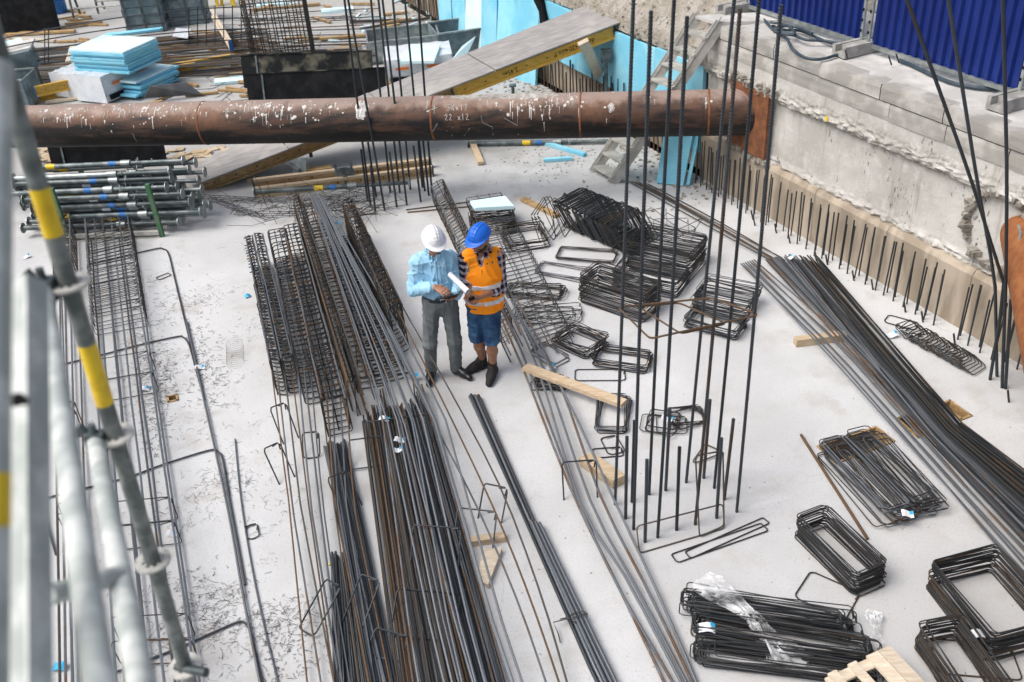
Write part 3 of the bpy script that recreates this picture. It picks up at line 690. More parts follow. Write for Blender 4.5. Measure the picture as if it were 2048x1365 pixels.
# ================================================================= reinforcement
def rrect(w, h, r=.03, seg=3, hook=True):
    pts = []
    for (cx, cy, a0) in ((w / 2 - r, h / 2 - r, 0), (-w / 2 + r, h / 2 - r, 90), (-w / 2 + r, -h / 2 + r, 180), (w / 2 - r, -h / 2 + r, 270)):
        for k in range(seg + 1):
            a = R_(a0 + 90 * k / seg); pts.append((cx + r * math.cos(a), cy + r * math.sin(a), 0))
    return pts
STM = {}
def stirrup_mesh(w, h, r, mat, var=0):
    key = (round(w, 2), round(h, 2), r, mat, var)
    if key not in STM:
        mb = MB(); P = rrect(w, h, min(.035, h * .2)); k = random.Random(var * 7 + 1)
        P = [(x + k.uniform(-.003, .003), y + k.uniform(-.003, .003), k.uniform(-.003, .003)) for x, y, z in P]
        P = P[2:] + P[:2]                         # open ring whose tails overlap at one corner
        e = P[0]; P = [(e[0] - .10 * (1 if var % 2 else .6), e[1] - .012, .012)] + P + [(P[0][0] + .0, P[0][1] - .07, -.012)] if h > .12 else P + [P[0]]
        mb.tube(P, r, 5); STM[key] = _mesh('stirrup', mb, M[mat], V3(0, 0, 0), True)
    return STM[key]
NST = [0]
REST = {}
def rest(Mx, w, h, r, mat, var):              # those past the three hundred that show largest
    mb = REST.setdefault(mat, MB()); me = stirrup_mesh(w, h, r, mat, var); k = len(mb.v)
    for v in me.vertices: mb.v.append(tuple(Mx @ v.co)); mb.a.append(0.0)
    for p in me.polygons: mb.f.append(tuple(i + k for i in p.vertices)); mb.m.append(0)
ORD = ('first', 'second', 'third', 'fourth', 'fifth', 'sixth', 'seventh', 'eighth', 'ninth', 'tenth', 'eleventh', 'twelfth', 'thirteenth', 'fourteenth')
def stirrup(Mx, w, h, r, mat, label, group, var=None, name='stirrup'):
    NST[0] += 1
    return inst(name, stirrup_mesh(w, h, r, mat, random.randrange(3) if var is None else var), Mx, None, label, 'stirrup', group)
def stack(pa, pb, pc, n, dz, label, mat=('steel_dark',), r=.005, z0=.012, jit=(.012, .05), tilt=0.0, lean=(0, 0), group=None):
    """flat stack; pa corner, pb end of the long side, pc end of the short side (pixels on the slab)"""
    A, B, C = G(*pa, z0), G(*pb, z0), G(*pc, z0); X = B - A; w = np.linalg.norm(X); X /= w
    Y = C - A; Y = Y - X * np.dot(X, Y); h = np.linalg.norm(Y); Y /= h; c = A + (B - A) / 2 + Y * h / 2
    for i in range(n):
        ya = random.gauss(0, jit[1]); tx = random.gauss(0, .012) + tilt * i / n
        Mx = frame(c + V3(0, 0, dz * i) + X * (random.gauss(0, jit[0]) + lean[0] * i / n) + Y * (random.gauss(0, jit[0]) + lean[1] * i / n), X, Y, np.cross(X, Y)) @ Matrix.Rotation(ya, 4, 'Z') @ Matrix.Rotation(tx, 4, 'X') @ Matrix.Rotation(random.gauss(0, .01), 4, 'Y')
        if i % 5 in (1, 3) and 0 < i < n - 1: rest(Mx, w, h, r, random.choice(mat), random.randrange(3))
        else: stirrup(Mx, w, h, r, random.choice(mat), label, group or label)
def curvy(P, bow=.0, n=9, sag=0.0):
    P = [np.asarray(p, float) for p in P]; L = [0]
    for a, b in zip(P, P[1:]): L.append(L[-1] + np.linalg.norm(b - a))
    out = []
    side = _unit(np.cross(P[-1] - P[0], (0, 0, 1)))
    for t in np.linspace(0, L[-1], n):
        i = min(max(np.searchsorted(L, t) - 1, 0), len(P) - 2); f = (t - L[i]) / (L[i + 1] - L[i]); u = t / L[-1]
        out.append(P[i] * (1 - f) + P[i + 1] * f + side * bow * math.sin(math.pi * u) - V3(0, 0, sag * math.sin(math.pi * u)))
    return out
def smooth_px(px, z, n=6):
    P = [G(x, y, z[i] if hasattr(z, '__len__') else z) for i, (x, y) in enumerate(px)]; q = []
    for i in range(len(P) - 1):
        p0 = P[max(i - 1, 0)]; p1 = P[i]; p2 = P[i + 1]; p3 = P[min(i + 2, len(P) - 1)]
        for t in np.linspace(0, 1, n)[:-1]:
            q.append(.5 * ((2 * p1) + (-p0 + p2) * t + (2 * p0 - 5 * p1 + 4 * p2 - p3) * t * t + (-p0 + 3 * p1 - 3 * p2 + p3) * t ** 3))
    return q + [P[-1]]
def rebar(pts, r, mat, label, group=None, n=6, name='rebar', parent=None):
    mb = MB(); mb.tube(pts, r, n)
    if parent is not None: return build(name, mb, M[mat], parent, smooth=True)
    return build(name, mb, M[mat], smooth=True, label=label, cat='rebar', group=group or label)

def cage(label, tlf, trf, tln, trn, h, rings, ntop=3, nbot=2, r=.008, rs=.005, bmat=('steel_mid',), smat=('steel_dark',), bar0=0.0, bar1=1.0, zb=.02, wob=.006, nside=0, cut=1.0, seed=None, skew=0.0):
    """pixel corners of the top face: far left, far right, near left, near right"""
    zt = zb + h; F0, F1, N0, N1 = G(*tlf, zt), G(*trf, zt), G(*tln, zt), G(*trn, zt)
    t = thing('rebar_cage', ((F0 + F1 + N0 + N1) / 4) * V3(1, 1, 0), label, 'rebar cage')
    L = lambda u, f: (F0 + (N0 - F0) * f) * (1 - u) + (F1 + (N1 - F1) * f) * u
    def bars(k, low):
        for i in range(k):
            u = (i / (k - 1) if k > 1 else .5) * .94 + .03; f0 = bar0 + random.uniform(-.012, .012); f1 = bar1 + random.uniform(-.02, .02)
            q = []
            for f in np.linspace(f0, f1, 10):
                uu_ = u + random.gauss(0, wob); p = L(uu_, f) - V3(0, 0, (h - .02 if low else .011) + random.gauss(0, .004)); q.append(p)
            rebar(q, r, random.choice(bmat), None, parent=t, name='longitudinal_bar', n=5)
    bars(ntop, False); bars(nbot, True)
    for s in range(nside):
        for u in (.02, .98):
            zz = h * (s + 1) / (nside + 1); rebar([L(u + random.gauss(0, wob), f) - V3(0, 0, zz) for f in np.linspace(bar0, bar1, 8)], r * .8, random.choice(bmat), None, parent=t, name='longitudinal_bar', n=5)
    w = np.linalg.norm(L(1, .3) - L(0, .3))
    for f in rings:
        f = f + random.gauss(0, .0012); a, b = L(0, f), L(1, f); X = b - a; w = np.linalg.norm(X); X /= w
        c = (a + b) / 2 - V3(0, 0, h / 2) + V3(0, 0, random.gauss(0, .004)); Z = V3(0, 0, 1); Y = _unit(np.cross(Z, X))
        ws = round(w / .04) * .04
        Mx = frame(c, X, Z, np.cross(X, Z)) @ Matrix.Rotation(random.gauss(skew, .03), 4, 'X') @ Matrix.Rotation(random.gauss(0, .012), 4, 'Z')
        inst('stirrup', stirrup_mesh(ws, h, rs, random.choice(smat), random.randrange(3)), Mx, t)
    return t
def lin(a, b, n): return list(np.linspace(a, b, n))

# ---- left pair of cages behind the scaffold
cage('narrow rusty beam cage at the far left, nearest the stacked props', (103, 365), (138, 362), (118, 1400), (158, 1400), .34, lin(.01, .33, 34) + [.62, .635, .78, .80], 4, 3, .011, .0055, ('steel_mid', 'steel_mid', 'steel_rust'), ('steel_dark', 'steel_rust'))
cage('wide flat beam cage left of the open slab, its long bars running to the camera', (168, 438), (255, 417), (230, 1420), (404, 1420),   .27, lin(.005, .335, 30) + [.455, .505, .74, .775, .9, .93], 6, 4, .0115, .005, ('steel_mid', 'steel_mid', 'steel_mid', 'steel_brown'), ('steel_dark', 'steel_dark', 'steel_brown'))
UB = [[(176, 529), (250, 512), (312, 498), (326, 498), (337, 508), (350, 560), (384, 700), (408, 795)],
      [(118, 905), (96, 830), (80, 765), (78, 748), (90, 738), (185, 715), (280, 690), (352, 674), (366, 675), (378, 690), (392, 740), (409, 800)],
      [(112, 1110), (92, 1040), (86, 1005), (98, 995), (248, 957), (330, 928), (418, 901), (436, 904), (446, 922), (460, 1005), (474, 1080), (490, 1170)],
      [(230, 1345), (353, 1298), (420, 1268), (474, 1245), (490, 1247), (500, 1262), (512, 1310), (540, 1430)]]
for i, q in enumerate(UB):
    rebar(smooth_px(q, .018, 5), .0095, 'steel_blue', ('black bent bar lying farthest back by the wide flat cage', 'black bent bar under the wide flat cage, level with the men', 'black bent bar under the wide flat cage, left of the open slab', 'black bent bar nearest the camera beside the scaffold')[i], 'black bent bars on the slab', n=7, name='bent_bar')
rebar(smooth_px([(372, 640), (408, 800), (454, 1010), (487, 1195), (520, 1365), (535, 1440)], .03, 5), .011, 'steel_mid', 'long grey bar lying along the ends of the black bent bars', n=7)
rebar(smooth_px([(470, 878), (482, 1000), (503, 1130), (530, 1260), (556, 1365), (572, 1440)], .014, 5), .007, 'steel_mid', 'thin grey bar lying alone across the wire littered slab')

# ---- the big group of cages in the middle
cage('narrow upright cage at the left side of the big cage group', (491, 473), (505, 471), (537, 715), (558, 718), .46, lin(0, 1, 40), 3, 2, .009, .0075, ('steel_mid', 'steel_mid'), ('steel_dark',), nside=3)
cage('narrow upright cage second from the left in the big cage group', (508, 466), (526, 468), (562, 716), (585, 712), .46, lin(0, 1, 40), 3, 2, .009, .0075, ('steel_mid', 'steel_brown'), ('steel_dark',), nside=3)
cage('dark beam cage third from the left, tangled with its neighbour', (536, 462), (570, 455), (596, 742), (636, 735), .42, lin(0, 1, 36), 4, 3, .008, .0065, ('steel_mid', 'steel_dark'), ('steel_dark', 'steel_dark', 'steel_brown'), nside=3, wob=.02)
cage('dark beam cage fourth from the left, ending in a hook of stirrups', (566, 452), (596, 446), (642, 800), (690, 790), .46, lin(0, 1, 38), 4, 3, .009, .0065, ('steel_mid', 'steel_dark', 'steel_brown'), ('steel_dark',), nside=4, wob=.02)
cage('slim rusty cage reaching back to the timber beams', (583, 388), (597, 385), (676, 700), (702, 696), .50, lin(.02, .97, 38), 4, 3, .009, .006, ('steel_rust', 'steel_rust', 'steel_dark'), ('steel_dark', 'steel_brown'), nside=3, bar1=1.12)
cage('cage under a sheaf of bright grey bars, right of the slim rusty one', (602, 394), (642, 388), (708, 745), (768, 735), .34, lin(.03, .96, 42), 4, 3, .009, .006, ('steel_mid', 'steel_dark', 'steel_rust'), ('steel_dark', 'steel_dark', 'steel_mid'), nside=1)
cage('low flat cage lying between the grey sheaf and the tall right cage', (652, 482), (694, 470), (744, 738), (806, 724), .20, lin(0, 1, 42), 5, 4, .009, .006, ('steel_mid', 'steel_dark'), ('steel_dark',))
cage('tall narrow cage at the right side of the big cage group, beside the men', (684, 402), (704, 397), (779, 618), (804, 606), .60, lin(0, 1, 32), 3, 2, .009, .007, ('steel_dark', 'steel_brown'), ('steel_dark', 'steel_dark', 'steel_brown'), nside=5)
cage('long low cage lying behind the two men', (862, 372), (886, 357), (1020, 690), (1045, 672), .27, lin(0, .9, 44), 3, 2, .008, .005, ('steel_mid', 'steel_dark'), ('steel_rust', 'steel_dark'), nside=1)
cage('open flat cage lying right of the two men over loose stirrups', (930, 395), (1003, 383), (1075, 705), (1152, 678), .12, lin(.01, .95, 40), 4, 3, .007, .0045, ('steel_mid', 'steel_dark'), ('steel_dark', 'steel_rust', 'steel_mid'))

# long bars running towards the camera from the cages
k = 0
for i in range(12):
    u = i / 11; a = G(540 + 150 * u, 742 + random.uniform(-30, 10), random.uniform(.22, .40)); m = G(578 + 130 * u + random.gauss(0, 5), 1010, random.uniform(.08, .2)); b = G(622 + 170 * u + random.gauss(0, 10), 1430, random.uniform(.02, .10))
    rebar(curvy([a, m, b], random.gauss(0, .02), 9), random.choice((.007, .008, .009)), random.choice(('steel_rust', 'steel_mid', 'steel_mid', 'steel_blue')), 'long bar in the loose sheaf from the left cages, %s from the left' % ORD[i], 'bars of the loose sheaf')
for i in range(12):
    a = G(620 + 2.2 * i, 396 - random.uniform(0, 8), .40); m = G(706 + 7.5 * i + random.gauss(0, 3), 650, .40 + .012 * (i % 2)); m2 = G(764 + 11 * i + random.gauss(0, 6), 830, .34 + .012 * (i % 2)); jj = random.gauss(0, 14); b = G(862 + 15 * i + jj, 1365, .20 + .012 * (i % 3)); e = G(879 + 16 * i + jj * 1.1, 1430, .18)
    rebar(curvy([a, m, m2, b, e], random.gauss(0, .01), 12), .0098, 'steel_mid', 'thick ribbed grey bar lying across the dark bundle, %s from the left' % ORD[i], 'grey bars across the dark bundle', n=7)
for q, nm in (([(803, 610), (825, 650), (900, 782), (997, 967), (1075, 1170), (1134, 1365), (1150, 1430)], 'rust orange bar passing in front of the men, nearest to them'), ([(795, 620), (812, 655), (890, 812), (981, 1003), (1050, 1170), (1118, 1365), (1135, 1430)], 'brown bar beside the rust orange bar, second from the men'),
          ([(770, 640), (783, 676), (860, 830), (952, 1010), (1030, 1190), (1092, 1365), (1110, 1430)], 'grey bar left of the brown and orange bars')):
    rebar(smooth_px(q, list(np.linspace(.45, .05, len(q))), 4), .0085, 'steel_rust' if 'grey' not in nm else 'steel_mid', nm)
for i in range(72):                                 # dense dark bundle
    u = (i + .5) / 72; lay = i % 3; y0 = 815 - 42 * max(0, u - .72) / .28 + random.uniform(-9, 14) + (14 if u < .15 else 0) - (30 if .28 < u < .36 else 0)
    a = G(724 + 120 * u, y0, .04 + .03 * lay); b = G(800 + 232 * u + random.gauss(0, 3), 1430, .03 + .03 * lay + .03 * u)
    rebar(curvy([a, b], random.gauss(0, .008), 5), random.choice((.0062, .0075)) if u < .6 else .0082, random.choice(('steel_rust', 'steel_brown', 'steel_blue', 'steel_brown', 'steel_dark')) if u < .66 else random.choice(('steel_blue', 'steel_mid', 'steel_blue')), ('thin brown bar in the left part' if u < .33 else 'thin bar in the middle part' if u < .66 else 'thicker blue black bar in the right part') + ' of the dense dark bundle')
for i in range(12):
    u = i / 11; a = G(664 + 40 * u, 1112 + random.uniform(-12, 16), .02 + .02 * (i % 3)); b = G(670 + 92 * u, 1430, .02 + .02 * (i % 3)); rebar(curvy([a, b], 0, 4), .011, 'steel_blue', 'blue black bar in the yellow tipped bundle at the bottom, %s from the left' % ORD[i], 'yellow tipped bundle', n=7)
g = G(661, 1130, .06); mb = MB(); mb.tube([g, g + V3(-.005, .012, 0)], .014, 8); build('yellow_cap', mb, M['yellow'], label='small yellow cap on the end of a bar', cat='bar cap')
for i in range(14):
    u = i / 13; a = G(648 + 44 * u, 886 + random.uniform(-8, 10), .02 + .02 * (i % 2)); b = G(756 + 52 * u + random.gauss(0, 4), 1430, .02 + .025 * (i % 2)); rebar(curvy([a, b], random.gauss(0, .02), 5), .0095, random.choice(('steel_blue', 'steel_mid')), 'blue grey bar in the bundle by the standing stirrups, %s from the left' % ORD[i], 'blue grey bundle')
for i in range(6):                                  # bundle of thick bars right of centre
    off = (i % 3) * 7.5; z = .016 + (i // 3) * .028
    a = G(939 + off + (i // 3) * 3, 790 + random.uniform(-3, 4), z); m = G(1033 + off * 1.05, 1000, z); b = G(1196 + off * 1.3, 1372, z); e = G(1225 + off * 1.4, 1430, z)
    rebar(curvy([a, m, b, e], 0, 10), .014, 'steel_blue' if i % 2 else 'steel_mid', 'thick grey bar in the lower layer of the tied bundle in front of the men', n=8)
for i in range(3):
    off = i * 8.5; a = G(1062 + off, 1042 + 2 * i, .055); b = G(1215 + off * 1.2, 1372, .055); e = G(1242 + off * 1.3, 1430, .055); rebar(curvy([a, b, e], 0, 6), .014, 'steel_mid', 'thick grey bar on top of the tied bundle, %s of three from the left' % ORD[i], 'upper bars of the tied bundle', n=8)
g = G(1148, 1238, .06); mb = MB(); q = [g + V3(.10 * math.cos(a) * (1 + .1 * math.sin(3 * a)), .04 * math.sin(a), .03 * math.sin(2 * a) + .01) for a in np.linspace(0, 6.6, 22)]; mb.tube(q + [g + V3(-.16, -.02, 0), g + V3(-.13, -.10, -.03), g + V3(-.12, -.18, -.04)], .0045, 5); build('binding_wire', mb, M['wire'], smooth=True, label='black tie wire knotted round the tied bundle of thick bars', cat='wire')
B6 = [[(985, 600), (1045, 735), (1140, 975), (1240, 1180), (1328, 1365), (1352, 1430)], [(998, 600), (1056, 735), (1160, 1010), (1245, 1190), (1345, 1365), (1372, 1430)], [(1008, 596), (1075, 735), (1158, 1000), (1248, 1150), (1362, 1365), (1388, 1430)],
      [(1022, 600), (1090, 745), (1180, 1000), (1270, 1170), (1372, 1365), (1396, 1430)], [(1032, 598), (1112, 750), (1200, 990), (1290, 1170), (1384, 1365), (1404, 1430)], [(1046, 640), (1130, 790), (1228, 1000), (1308, 1170), (1392, 1365), (1410, 1430)]]
for i, q in enumerate(B6): rebar(smooth_px(q, [.16, .12, .09, .06, .04, .03], 4), .012, 'steel_mid', 'long grey bar right of the tied bundle, %s from the left of six' % ORD[i], 'fan of six grey bars', n=7)
# right hand bundles
for i in range(7):
    u = i / 6; a = G(1482 + 26 * u, 528 - 8 * u, .05); m = G(1655 + 40 * u, 705 - 18 * u + random.gauss(0, 4), .10); m2 = G(1915 + 40 * u, 1000 - 15 * u, .05); b = G(2085 + 60 * u, 1200 - 20 * u, .03)
    rebar(curvy([a, m, m2, b], random.gauss(0, .02), 10), .009, 'steel_mid', 'grey bar in the thin outer sheaf over the right timber block, %s from the left' % ORD[i], 'thin outer sheaf')
for i in range(9):
    u = i / 8; a = G(1532 + 24 * u, 520 - 6 * u, .05); m = G(1690 + 26 * u, 690 - 8 * u, .10); b = G(2110 + 40 * u, 1150 - 14 * u, .04)
    rebar(curvy([a, m, b], random.gauss(0, .015), 9), .0095, random.choice(('steel_mid', 'steel_mid', 'steel_blue')), 'grey bar in the middle sheaf crossing the right timber block, %s from the left' % ORD[i], 'middle sheaf')
for i in range(44):
    u = (i + .5) / 44; lay = i % 4; a = G(1556 + 84 * u, 515 + random.uniform(-6, 10), .02 + .024 * lay); m = G(1850 + 64 * u, 872 - 30 * u, .02 + .024 * lay); b = G(2140 + 90 * u, 1180 - 105 * u, .02 + .024 * lay)
    rebar(curvy([a, m, b], random.gauss(0, .012), 7), .0085, random.choice(('steel_rust', 'steel_dark', 'steel_dark', 'steel_blue', 'steel_brown')) if u > .45 else random.choice(('steel_blue', 'steel_mid', 'steel_mid')), 'bar in the thick dark and rusty bundle along the right wall')
for i in range(6):
    u = i / 5; a = G(1255 + 40 * u, 362 + 6 * u, .03); b = G(1540 + 30 * u, 522 - 4 * u + random.gauss(0, 3), .05); rebar(curvy([a, b], random.gauss(0, .03), 7), .008, random.choice(('steel_dark', 'steel_rust')), 'thin bar lying between the stair foot and the right bundle, %s from the left' % ORD[i], 'thin bars from the stair foot')
rebar(curvy([G(1602, 870, .014), G(1735, 1078, .014)], 0, 3), .014, 'steel_rust', 'single thick rusty bar lying left of the slab opening', n=8)
for (a, b, nm) in (((815, 425), (1000, 408), 'thin rusty bar lying flat behind the men'), ((812, 420), (940, 404), 'brown bar lying flat beside the back column bars'), ((700, 434), (752, 426), 'short bar lying at the foot of the back column bars')):
    rebar(curvy([G(*a, .012), G(*b, .012)], 0, 3), .009, 'steel_rust', nm)

# ---- starter bars of the two columns
def ribbed(P0, P1, r, mat, label, group, cap=True, bend=None):
    P0, P1 = np.asarray(P0, float), np.asarray(P1, float); L = np.linalg.norm(P1 - P0); n = int(L / .012); pts = []; rr = []
    for i in range(n):
        f = i / (n - 1); b = math.sin(math.pi * f); pts.append(P0 + (P1 - P0) * f + (bend if bend is not None else V3(0, 0, 0)) * b); rr.append(r * (1.16 if i % 2 else .92))
    mb = MB(); mb.tube(pts, rr, 7); return build('starter_bar', mb, M[mat], label=label, cat='rebar', group=group)
TALL = [((1230, 1013), (1267, -3)), ((1267, 1063), (1302, 22)), ((1298, 993), (1349, -3)), ((1315, 1079), (1374, 33)), ((1372, 969), (1469, -3)), ((1390, 1053), (1480, 18)), ((1428, 980), (1518, -3)), ((1473, 1028), (1562, 10))]
on = ('first', 'second', 'third', 'fourth', 'fifth', 'sixth', 'seventh', 'rightmost')
for i, (b, t) in enumerate(TALL):
    g = G(*b, -.02); T = onY(*t, g[1]); T = T if t[1] > 0 else T + (T - g) * .12
    ribbed(g, T, .0128, 'steel_blue', 'tall vertical ribbed bar, %s from the left in the foreground column' % on[i], 'tall column bars in the foreground', bend=V3(random.uniform(-.012, .012), 0, 0))
SHORT = [((1251, 1041), (1254, 874)), ((1290, 1088), (1294, 920)), ((1331, 985), (1340, 819)), ((1353, 1064), (1359, 895)), ((1407, 960), (1420, 800)), ((1448, 1003), (1467, 838)), ((1433, 1040), (1443, 877)), ((1264, 1008), (1269, 842))]
for i, (b, t) in enumerate(SHORT):
    g = G(*b, -.02); ribbed(g, onY(*t, g[1]), .0140, 'steel_blue', ('short cut bar at the left front of the foreground column', 'short cut bar nearest the camera in the foreground column', 'short cut bar at the back, right of the small stirrup pile', 'short cut bar in the middle front of the foreground column', 'short cut bar at the back, tallest looking of the stubs', 'short cut bar at the right end of the foreground column', 'short cut bar inside the standing rusty hoop', 'short cut bar hidden close to the second tall bar')[i], 'short column bars in the foreground')
# hoop tied round the tall bars
zt = onY(1513, 630, G(1473, 1028)[1])[2]
hp = thing('column_hoop', G(1350, 1030), 'rusty rectangular hoop tied halfway up the tall column bars', 'stirrup')
c4 = [G(1236, 615, zt), G(1300, 678, zt), G(1518, 630, zt), G(1424, 596, zt)]
def ring(c, rad=.04, seg=4):
    q = []; n = len(c)
    for i in range(n):
        p, a, b = c[i], c[i - 1], c[(i + 1) % n]; u, v = _unit(a - p), _unit(b - p)
        for t in np.linspace(0, 1, seg): q.append((p + u * rad) * (1 - t) ** 2 + 2 * p * t * (1 - t) + (p + v * rad) * t * t)
    return q
mb = MB(); mb.tube(ring(c4), .008, 6, closed=True); build('outer_ring', mb, M['steel_rust'], hp, smooth=True)
mb = MB(); e = [c4[0] * .78 + c4[3] * .22, c4[0] * .35 + c4[3] * .65, c4[1] * .3 + c4[2] * .7, c4[1] * .72 + c4[2] * .28]; mb.tube([q + V3(0, 0, -.016) for q in ring(e)], .007, 6, closed=True); build('inner_ring', mb, M['steel_rust'], hp, smooth=True)
for corners, nm in (([G(1273, 1053, .12), G(1279, 1107, .008), G(1449, 1057, .008), G(1446, 1008, .14)], 'thin rusty hoop leaning on the foot of the column bars'), ([onY(1391, 912, 5.9), G(1399, 1074, .02), G(1448, 1052, .02), onY(1446, 902, 6.02)], 'rusty hoop standing upright among the column stubs'),
                    ([G(1448, 905, .02), G(1396, 925, .02), G(1384, 925, .02), G(1410, 888, .02)], 'small dark hoop lying behind the column bars')):
    mb = MB(); mb.tube(ring(corners, .035), .007, 6, closed=True); build('stirrup', mb, M['steel_rust'], smooth=True, label=nm, cat='stirrup')
BT = [((742, 417), (688, -8)), ((770, 423), (695, -8)), ((781, 388), (741, -8)), ((800, 388), (756, -8)), ((814, 413), (764, -8)), ((821, 382), (785, -8)), ((845, 378), (809, -8)), ((864, 388), (836, -8))]
for i, (b, t) in enumerate(BT):
    g = G(*b, -.02); T = onY(*t, g[1]); q = [g, g + V3(0, 0, .33)]; rebar(curvy([g, g + (T - g) * 1.05], random.uniform(-.03, .03), 8), .0155, 'steel_blue', 'tall vertical bar of the back column, %s from the left' % (on[i] if i < 7 else 'eighth'), 'tall bars of the back column', n=7, name='starter_bar')
for i, (b, t) in enumerate([((736, 406), (722, 299)), ((753, 397), (736, 285)), ((794, 417), (779, 304)), ((842, 407), (827, 292)), ((850, 385), (838, 280)), ((858, 394), (846, 280)), ((751, 426), (741, 330))]):
    g = G(*b, -.02); rebar([g, onY(*t, g[1])], .0155, 'steel_blue', 'shorter starter bar among the tall bars of the back column', n=7, name='starter_bar')
for i, q in enumerate(([(1980, 760), (1975, 450), (1939, 350), (1812, -5)], [(1994, 753), (1990, 560), (1952, 350), (1896, -5)], [(2004, 776), (2012, 560), (2014, 350), (2006, -5)], [(2011, 778), (2022, 600)])):
    g = G(*q[0]); P = [g] + [onY(x, y, g[1]) for x, y in q[1:]]
    if i == 0: P = [g, onY(2010, 575, g[1]), onY(1939, 350, g[1]), onY(1812, -5, g[1])]
    rebar(curvy(P, 0, 12), .016, 'steel_blue', ('leaning bar at the right edge whose top swings farthest left', 'leaning bar at the right edge, middle one of three', 'nearly upright bar at the right edge of the picture', 'short bar stub among the leaning bars at the right edge')[i], 'bars by the right strut', n=7, name='starter_bar')
# dowels along the wall foot, short pegs in the slab
s = -1.05; i = 0
while s < 7.2:
    for o, hh in ((.16, .64), (.24, .70)):
        if random.random() < .06: continue
        a = WP(s + random.uniform(-.03, .03) + (.05 if o > .2 else 0), o, -.02); h = hh + random.uniform(-.07, .06); b = a + V3(random.gauss(0, .012), random.gauss(0, .012), h)
        rebar([a, a + (b - a) * .5, b], .009, 'steel_blue', 'upright dowel bar in the %s row along the foot of the right wall' % ('inner' if o < .2 else 'outer'), n=6, name='dowel_bar')
    s += .152
for (x, y) in ((1506, 440), (1510, 452), (1553, 467), (1580, 487), (1633, 522), (1655, 530), (1708, 562), (1746, 580), (1811, 625), (1846, 645), (1910, 690), (2018, 805), (1580, 405)):
    g = G(x, y); rebar([g, g + V3(-.03, .02, .13)], .0105, 'steel_blue', 'short peg of rebar sticking out of the slab beside the wall dowels', n=6, name='rebar_peg')
i = 0; s = SF - .3
while s > SF - 13:                                   # rods in front of the far wall
    a = WP(s, .06, 0); b = a + V3(random.gauss(0, .02), random.gauss(0, .02), random.uniform(.5, .85)); rebar([a, b], .013, random.choice(('steel_dark', 'steel_rust')), 'upright rod in the dense row along the far insulated wall', n=5, name='dowel_bar'); s -= random.uniform(.085, .15)

# ---- stacks of stirrups
D, RU, BL = 'steel_dark', 'steel_brown', 'steel_blue'
stack((1590, 1072), (1705, 1192), (1646, 1050), 26, .0095, 'rectangular stirrup in the tall tidy stack left of the thick rusty bar end', (D, D, D, RU), jit=(.012, .025))
stack((1852, 1172), (1972, 1322), (1990, 1152), 28, .0105, 'large stirrup in the stack with a white tag at the right edge', (D, D, BL, RU), r=.0055, jit=(.012, .02))
stack((1828, 1292), (1945, 1470), (1902, 1268), 26, .010, 'narrow stirrup in the stack cut by the bottom edge at the right', (D, D, RU), jit=(.01, .03))
stack((1376, 1196), (1690, 1245), (1384, 1224), 18, .008, 'long stirrup in the upper row of the plastic wrapped pile', (D, D, BL), jit=(.035, .03))
stack((1398, 1248), (1735, 1298), (1406, 1282), 20, .009, 'long stirrup in the middle row of the plastic wrapped pile', (D, BL, RU), jit=(.035, .035))
stack((1400, 1298), (1738, 1342), (1406, 1330), 18, .008, 'long stirrup in the lowest row of the plastic wrapped pile', (D, D, BL), jit=(.035, .03))
stack((1648, 908), (1780, 1048), (1690, 893), 20, .0075, 'long stirrup in the left half of the pile over the slab opening', (D, 'steel_mid', RU), jit=(.045, .05))
stack((1700, 895), (1835, 1030), (1738, 880), 20, .0075, 'long stirrup in the right half of the pile over the slab opening', (D, 'steel_mid', D), jit=(.05, .06))
stack((1158, 604), (1285, 646), (1212, 580), 34, .0105, 'stirrup in the tall pile right of the orange vest, with a rusty top', (D, D, D, RU), jit=(.012, .03), lean=(0, .03))
stack((1225, 570), (1352, 597), (1262, 540), 18, .0120, 'stirrup in the middle pile behind the tall one', (BL, D), jit=(.012, .03))
stack((1252, 535), (1378, 562), (1298, 500), 34, .0105, 'stirrup in the highest black pile behind the column bars', (BL, D, D), jit=(.014, .03), lean=(.0, .05))
stack((1368, 655), (1468, 682), (1398, 628), 14, .011, 'stirrup in the lower pile right of the column bars', (D, BL), jit=(.02, .05))
stack((1382, 616), (1490, 640), (1400, 580), 18, .012, 'stirrup in the leaning pile next to the long right sheaf', (D, D, BL), jit=(.02, .05), lean=(.03, .04))
stack((1108, 690), (1174, 720), (1160, 668), 14, .0105, 'square rusty stirrup in the small heap behind the long plank', (RU, D), jit=(.018, .10))
stack((1184, 732), (1292, 746), (1204, 703), 10, .0105, 'stirrup in the neat low stack right of the rusty heap', (D, D, RU), jit=(.012, .05))
stack((1192, 862), (1250, 866), (1190, 795), 8, .009, 'stirrup in the small upright looking pile under the plank end', (D, 'steel_mid'), jit=(.012, .06))
stack((1112, 520), (1228, 528), (1120, 498), 5, .011, 'slim stirrup lying behind the low grey pair', (D, RU), jit=(.015, .03))
stack((1068, 548), (1170, 565), (1082, 527), 5, .011, 'slim grey stirrup lying nearest the flat cage', ('steel_mid', D), jit=(.015, .04))
stack((1072, 770), (1125, 785), (1092, 755), 8, .008, 'tangled stirrup in the little heap under the plank', (D, RU), jit=(.03, .3))
stack((1290, 860), (1350, 868), (1310, 828), 6, .008, 'loose stirrup in the left of the tagged tangle behind the stubs', (RU, D), jit=(.03, .3))
stack((1345, 856), (1412, 850), (1355, 822), 6, .008, 'loose stirrup in the right of the tagged tangle behind the stubs', (D, RU), jit=(.03, .3))
stack((1015, 590), (1120, 600), (1030, 570), 9, .008, 'rusty stirrup lying loose under the open flat cage', (RU, D), jit=(.03, .15))
